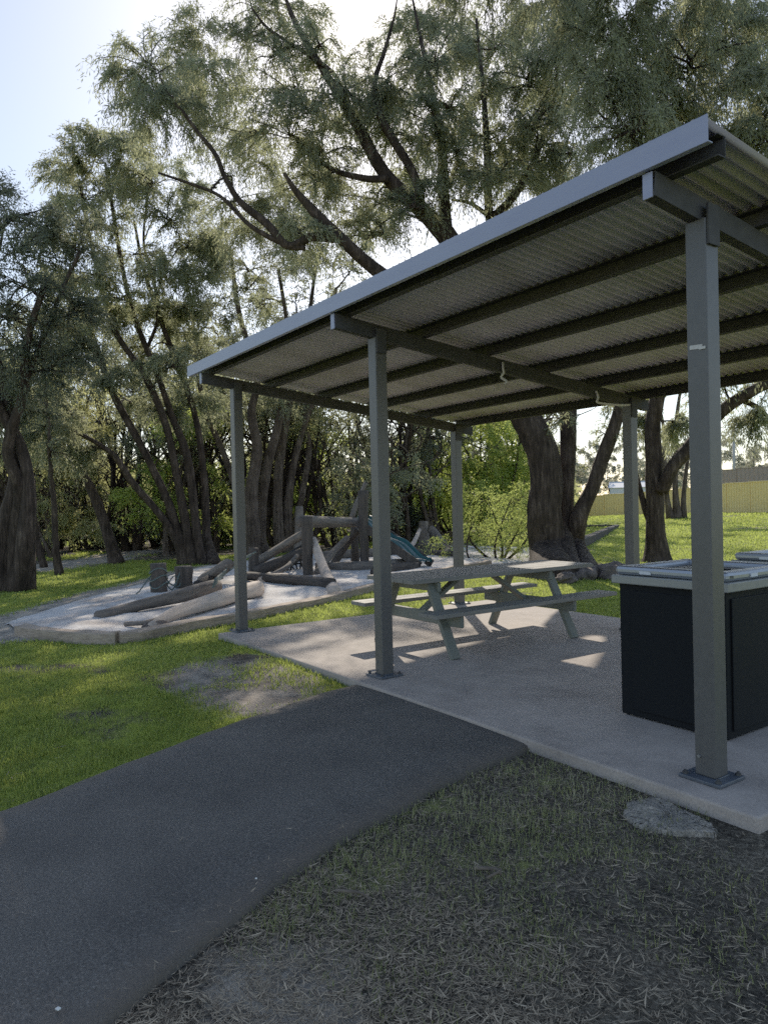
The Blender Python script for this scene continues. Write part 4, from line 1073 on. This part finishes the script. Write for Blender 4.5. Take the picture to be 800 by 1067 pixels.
# multi-stem trees on the lawn near the fence
b = gbase(705, 540, 40); T = Tree(b, 120); D = 40
for (pts, r0) in [([(694,515),(692,480),(690,440),(680,400)], .16), ([(703,512),(704,470),(705,430),(712,390)], .2), ([(712,515),(716,480),(722,450),(735,410)], .14)]:
    T.limb([b+RV*((pts[0][0]-703)*.04)]+polyl(pts, D), r0, .06, 9, flare=.4)
for (x, y) in [(685,400),(700,380),(720,400),(735,390),(670,410),(710,350),(745,420),(690,350)]:
    T.blob(at(x, y, D), (1.4, 1.4, 1.2), 90, leaf=(.2, .06), droop=1.)
T.build('tree', 'slender three stemmed tree on the lawn close to the yellow fence', 'tree', M['leaf_olive'], M['bark_grey'])

# --- shrubs
def shrub(px, py, D, w, h, mat, label, seed, strands=60, nbl=14, leaf=(.08, .02), droop=.3, group=None, name='shrub'):
    b = gbase(px, py, D); T = Tree(b, seed); r = T.r
    for k in range(6):
        e = b+np.array([r.uniform(-1, 1)*w*.45, r.uniform(-1, 1)*w*.45, h*r.uniform(.5, .85)])
        T.limb([b+(r.random(3)-.5)*[.15, .15, 0], b*.5+e*.5+(r.random(3)-.5)*.3*w, e], .025+.01*h, .01, 6, lump=0)
    for k in range(nbl):
        c = b+np.array([r.uniform(-1, 1)*w*.42, r.uniform(-1, 1)*w*.42, h*r.uniform(.2, .9)])
        rr = r.uniform(.24, .42)*min(w, h)
        T.blob(c, (rr, rr, rr*.8), strands, 9, leaf, droop, 6, .02)
    o = T.build(name, label, 'shrub', M[mat], M['bark'], group)
    return o
shrub(520, 590, 19.5, 2.6, 2.3, 'leaf_bright', 'green feathery shrub between the back shelter post and the big tree', 301, 90, 16, (.075, .014), .5)
shrub(512, 560, 31, 4.2, 5.2, 'leaf_bright', 'bright sunlit green bush behind the feathery shrub', 302, 110, 22, (.13, .05))
shrub(470, 560, 34, 4, 4, 'leaf_bright', 'bright green bush left of the back shelter post in the far sunlight', 303, 90, 18, (.13, .05))
shrub(548, 556, 36, 4, 4.4, 'leaf_olive', 'olive bush close left of the big trunk in the distance', 304, 90, 18, (.13, .05))
SR = [shrub(140, 560, 30, 3.2, 1.8, 'leaf_dark', 'dark low bush under the woodland trees', 310, 90, 16, (.12, .045), group='bushes under the woodland trees'),
      shrub(250, 560, 30, 2.8, 2.2, 'leaf_olive', 'olive low bush under the woodland trees', 311, 80, 16, (.12, .045), group='bushes under the woodland trees'),
      shrub(400, 560, 33, 3.2, 2.0, 'leaf', 'grey green low bush under the woodland trees', 312, 90, 16, (.12, .045), group='bushes under the woodland trees')]
su = [True, True, True]
for x in np.linspace(-140, 460, 14):
    d = R2.uniform(30, 50); p = at(x+R2.uniform(-15, 15), 560, d); p[2] = terrain(p[0], p[1])-.05
    place(SR, su, int(R2.integers(3)), tuple(p), R2.random()*6.28, R2.uniform(.8, 1.5))

# far wood closing the view: a mass nobody could count
def far_wood():
    r = np.random.default_rng(77); n = 46000
    px = r.uniform(-260, 600, n); D = r.uniform(52, 80, n)
    hmax = 2.5+5*fbm(px*.03, px*0, 1., 3)+np.where(px > 455, -3, 0)
    base = CAM+FV*D[:, None]+RV*((px-400)/FPX*D)[:, None]
    p = np.stack([base[:, 0], base[:, 1], r.random(n)**.8*hmax], -1)
    d = unit(r.normal(size=(n, 3))-[0, 0, .5]); s = unit(np.cross(d, r.normal(size=(n, 3)))); L = .5+.4*r.random(n); w = .26
    V = np.stack([p, p+d*(L*.5)[:, None]+s*w*.5, p+d*L[:, None], p+d*(L*.5)[:, None]-s*w*.5], 1).reshape(-1, 3)
    o = mesh_np('far_wood', V, np.arange(len(V)).reshape(-1, 4), M['leaf_olive'], tint=np.repeat(r.random(n), 4), smooth_=False)
    tag(o, 'far wood closing the view behind the playground trees', 'wood', kind='stuff')
far_wood()

# ------------------------------------------------------------------ grass and litter
def polar(n, r0, r1, a0, a1, r):
    d = r0*(r1/r0)**r.random(n); a = r.uniform(a0, a1, n)
    dirs = FV[:2]/np.linalg.norm(FV[:2]); sd = np.array([dirs[1], -dirs[0]])
    return CAM[:2]+d[:, None]*(np.cos(a)[:, None]*dirs+np.sin(a)[:, None]*sd), d
def blades(name, n, r0, r1, hmin, hmax, thr, mat, seed, a0=-.62, a1=.62, filt=None, wk=.0011):
    r = np.random.default_rng(seed); p, d = polar(n, r0, r1, a0, a1, r); x, y = p[:, 0], p[:, 1]
    g, b, s = cover(x, y)
    ok = (r.random(n) < np.clip((g-thr)*1.5, 0, 1)) & ~inside(SLAB, x, y) & ~(inside(PATH, x, y) & (np.minimum(poly_dist(PL, x, y, False), poly_dist(PR, x, y, False)) > .035+.05*vnoise(x, y, .12)**2)) & ~inside(PIT, x, y)
    if filt is not None: ok &= filt(x, y)
    x, y, d = x[ok], y[ok], d[ok]; n = len(x); z = terrain(x, y)-.008
    cl = fbm(x, y, .22, 2)
    h = (hmin+(hmax-hmin)*r.random(n))*(.55+.9*cl)*np.where(d > 9, 1+.02*(d-9), 1)
    w = np.maximum(.0032, wk*d)*(.7+.6*r.random(n))
    a = r.random(n)*6.28; t = np.stack([np.cos(a), np.sin(a), np.zeros(n)], -1); s = np.stack([-np.sin(a), np.cos(a), np.zeros(n)], -1)
    B = np.stack([x, y, z], -1); up = np.array([0, 0, 1.]); ln = (.15+.75*r.random(n))[:, None]
    m = B+up*(h*.6)[:, None]+t*h[:, None]*ln*.35; e = B+up*(h*(1-.25*ln[:, 0]))[:, None]+t*h[:, None]*ln*1.0
    sw = s*(w*.5)[:, None]
    V = np.stack([B-sw, B+sw, m+sw*.75, m-sw*.75, e], 1).reshape(-1, 3)
    i = np.arange(n)*5
    tint = np.clip(.42+.9*(fbm(x, y, .8, 4)-.5)+.6*(fbm(x+50, y, 3.2, 2)-.5)+.20*r.normal(size=n), 0, 1)
    return tag(mesh_np(name, V, np.stack([i, i+1, i+2, i+3], -1), mat, None, np.stack([i+3, i+2, i+4], -1), np.repeat(tint, 5), True), kind='stuff')
left_of = lambda x, y: (x < -1.6) | (y > .2)
o = blades('lawn_grass', 420000, 3.4, 62, .028, .062, .12, M['blade'], 1, filt=left_of)
o['label'] = 'short green lawn grass'; o['category'] = 'grass'
o = blades('sparse_grass', 90000, 1.7, 7, .02, .06, .05, M['blade_dull'], 2, -.5, 1.0, filt=lambda x, y: ~left_of(x, y), wk=.0009)
o['label'] = 'sparse grass growing through the leaf litter'; o['category'] = 'grass'

def litter():
    r = np.random.default_rng(9); n = 170000
    p, d = polar(n, 1.6, 8, -.5, 1.0, r); x, y = p[:, 0], p[:, 1]
    dn = fbm(x+5, y, .8, 3)
    right = ~left_of(x, y) | (r.random(n) < .03)
    ok = right & ~inside(SLAB, x, y) & (r.random(n) < smooth(.3, .62, dn)*.7+.3)
    onp = inside(PATH, x, y); ok &= ~onp | (r.random(n) < .002+.10*np.exp(-np.minimum(poly_dist(PR, x, y, False), poly_dist(PL, x, y, False))/.07))
    near = np.exp(-poly_dist(SLAB, x, y)/.35)
    ok &= r.random(n) > near*.75
    x, y = x[ok], y[ok]; n = len(x); z = np.where(inside(PATH, x, y), -.022, terrain(x, y))+.004+.012*r.random(n)
    big = r.random(n)**3; L = .008+.024*r.random(n)+.045*big; w = .0011+.0017*r.random(n)+.0032*big*r.random(n); a = r.random(n)*6.28
    cv = r.normal(size=n)*.22; lift = np.abs(r.normal(size=n))*.15
    V = []
    c = np.stack([x, y, z], -1)
    for k, (t, ww) in enumerate(((-1, .25), (-.35, 1.), (.35, .9), (1, .12))):
        ang = a+cv*t; ctr = c+np.stack([np.cos(a+cv*t*.5)*t*L*.5, np.sin(a+cv*t*.5)*t*L*.5, lift*L*(t*t*.6+t*.3)*.6], -1)
        s = np.stack([-np.sin(ang), np.cos(ang), r.normal(size=n)*.25], -1)*(w*ww*.5)[:, None]
        V += [ctr-s, ctr+s]
    V = np.stack(V, 1).reshape(-1, 3); i = np.arange(n)*8
    F = np.vstack([np.stack([i+2*k, i+2*k+1, i+2*k+3, i+2*k+2], -1) for k in range(3)])
    tint = np.clip(.30+.26*r.normal(size=n)+.12*big, 0, 1)
    o = tag(mesh_np('leaf_litter', V, F, M['blade_dry'], None, None, np.repeat(tint, 8)), 'dry pale leaves and straw littering the bare ground', 'leaf litter', kind='stuff')
litter()

# ------------------------------------------------------------------ light, sky, camera
SUN = np.array([-.687, .462, .561]); SUN /= np.linalg.norm(SUN)
EL = math.asin(SUN[2]); AZ = math.atan2(SUN[0], SUN[1])
w = bpy.data.worlds.new('World'); scene.world = w; w.use_nodes = True
nt = w.node_tree; bg = nt.nodes['Background']
sky = nt.nodes.new('ShaderNodeTexSky'); sky.sky_type = 'NISHITA'; sky.sun_disc = False
sky.sun_elevation = EL; sky.sun_rotation = AZ; sky.air_density = 1.0; sky.dust_density = .6; sky.ozone_density = 1.0
hs = nt.nodes.new('ShaderNodeHueSaturation'); hs.inputs['Saturation'].default_value = .95; hs.inputs['Value'].default_value = 1.05
nt.links.new(sky.outputs[0], hs.inputs['Color']); nt.links.new(hs.outputs[0], bg.inputs[0]); bg.inputs[1].default_value = .15
sun = bpy.data.lights.new('sun', 'SUN'); sun.energy = 5.0; sun.angle = math.radians(.53); sun.color = (1., .90, .75)
so = bpy.data.objects.new('sun', sun); COL.objects.link(so)
so.rotation_euler = Vector(SUN).to_track_quat('Z', 'Y').to_euler()
cam = bpy.data.cameras.new('camera'); co = bpy.data.objects.new('camera', cam); COL.objects.link(co)
cam.sensor_fit = 'VERTICAL'; cam.sensor_height = 36; cam.lens = 36*FPX/1067; cam.clip_end = 3000; cam.clip_start = .05
Rm = Matrix((RV, UV, -FV)).transposed()
co.matrix_world = Matrix.Translation(CAM) @ Rm.to_4x4()
scene.camera = co
scene.view_settings.view_transform = 'Standard'; scene.view_settings.look = 'None'
scene.view_settings.exposure = 0; scene.view_settings.gamma = 1.3
cy = scene.cycles
cy.use_denoising = False
cy.max_bounces = 8; cy.diffuse_bounces = 4; cy.transmission_bounces = 6; cy.transparent_max_bounces = 8
cy.sample_clamp_indirect = 6
cy.use_adaptive_sampling = True; cy.adaptive_threshold = .015
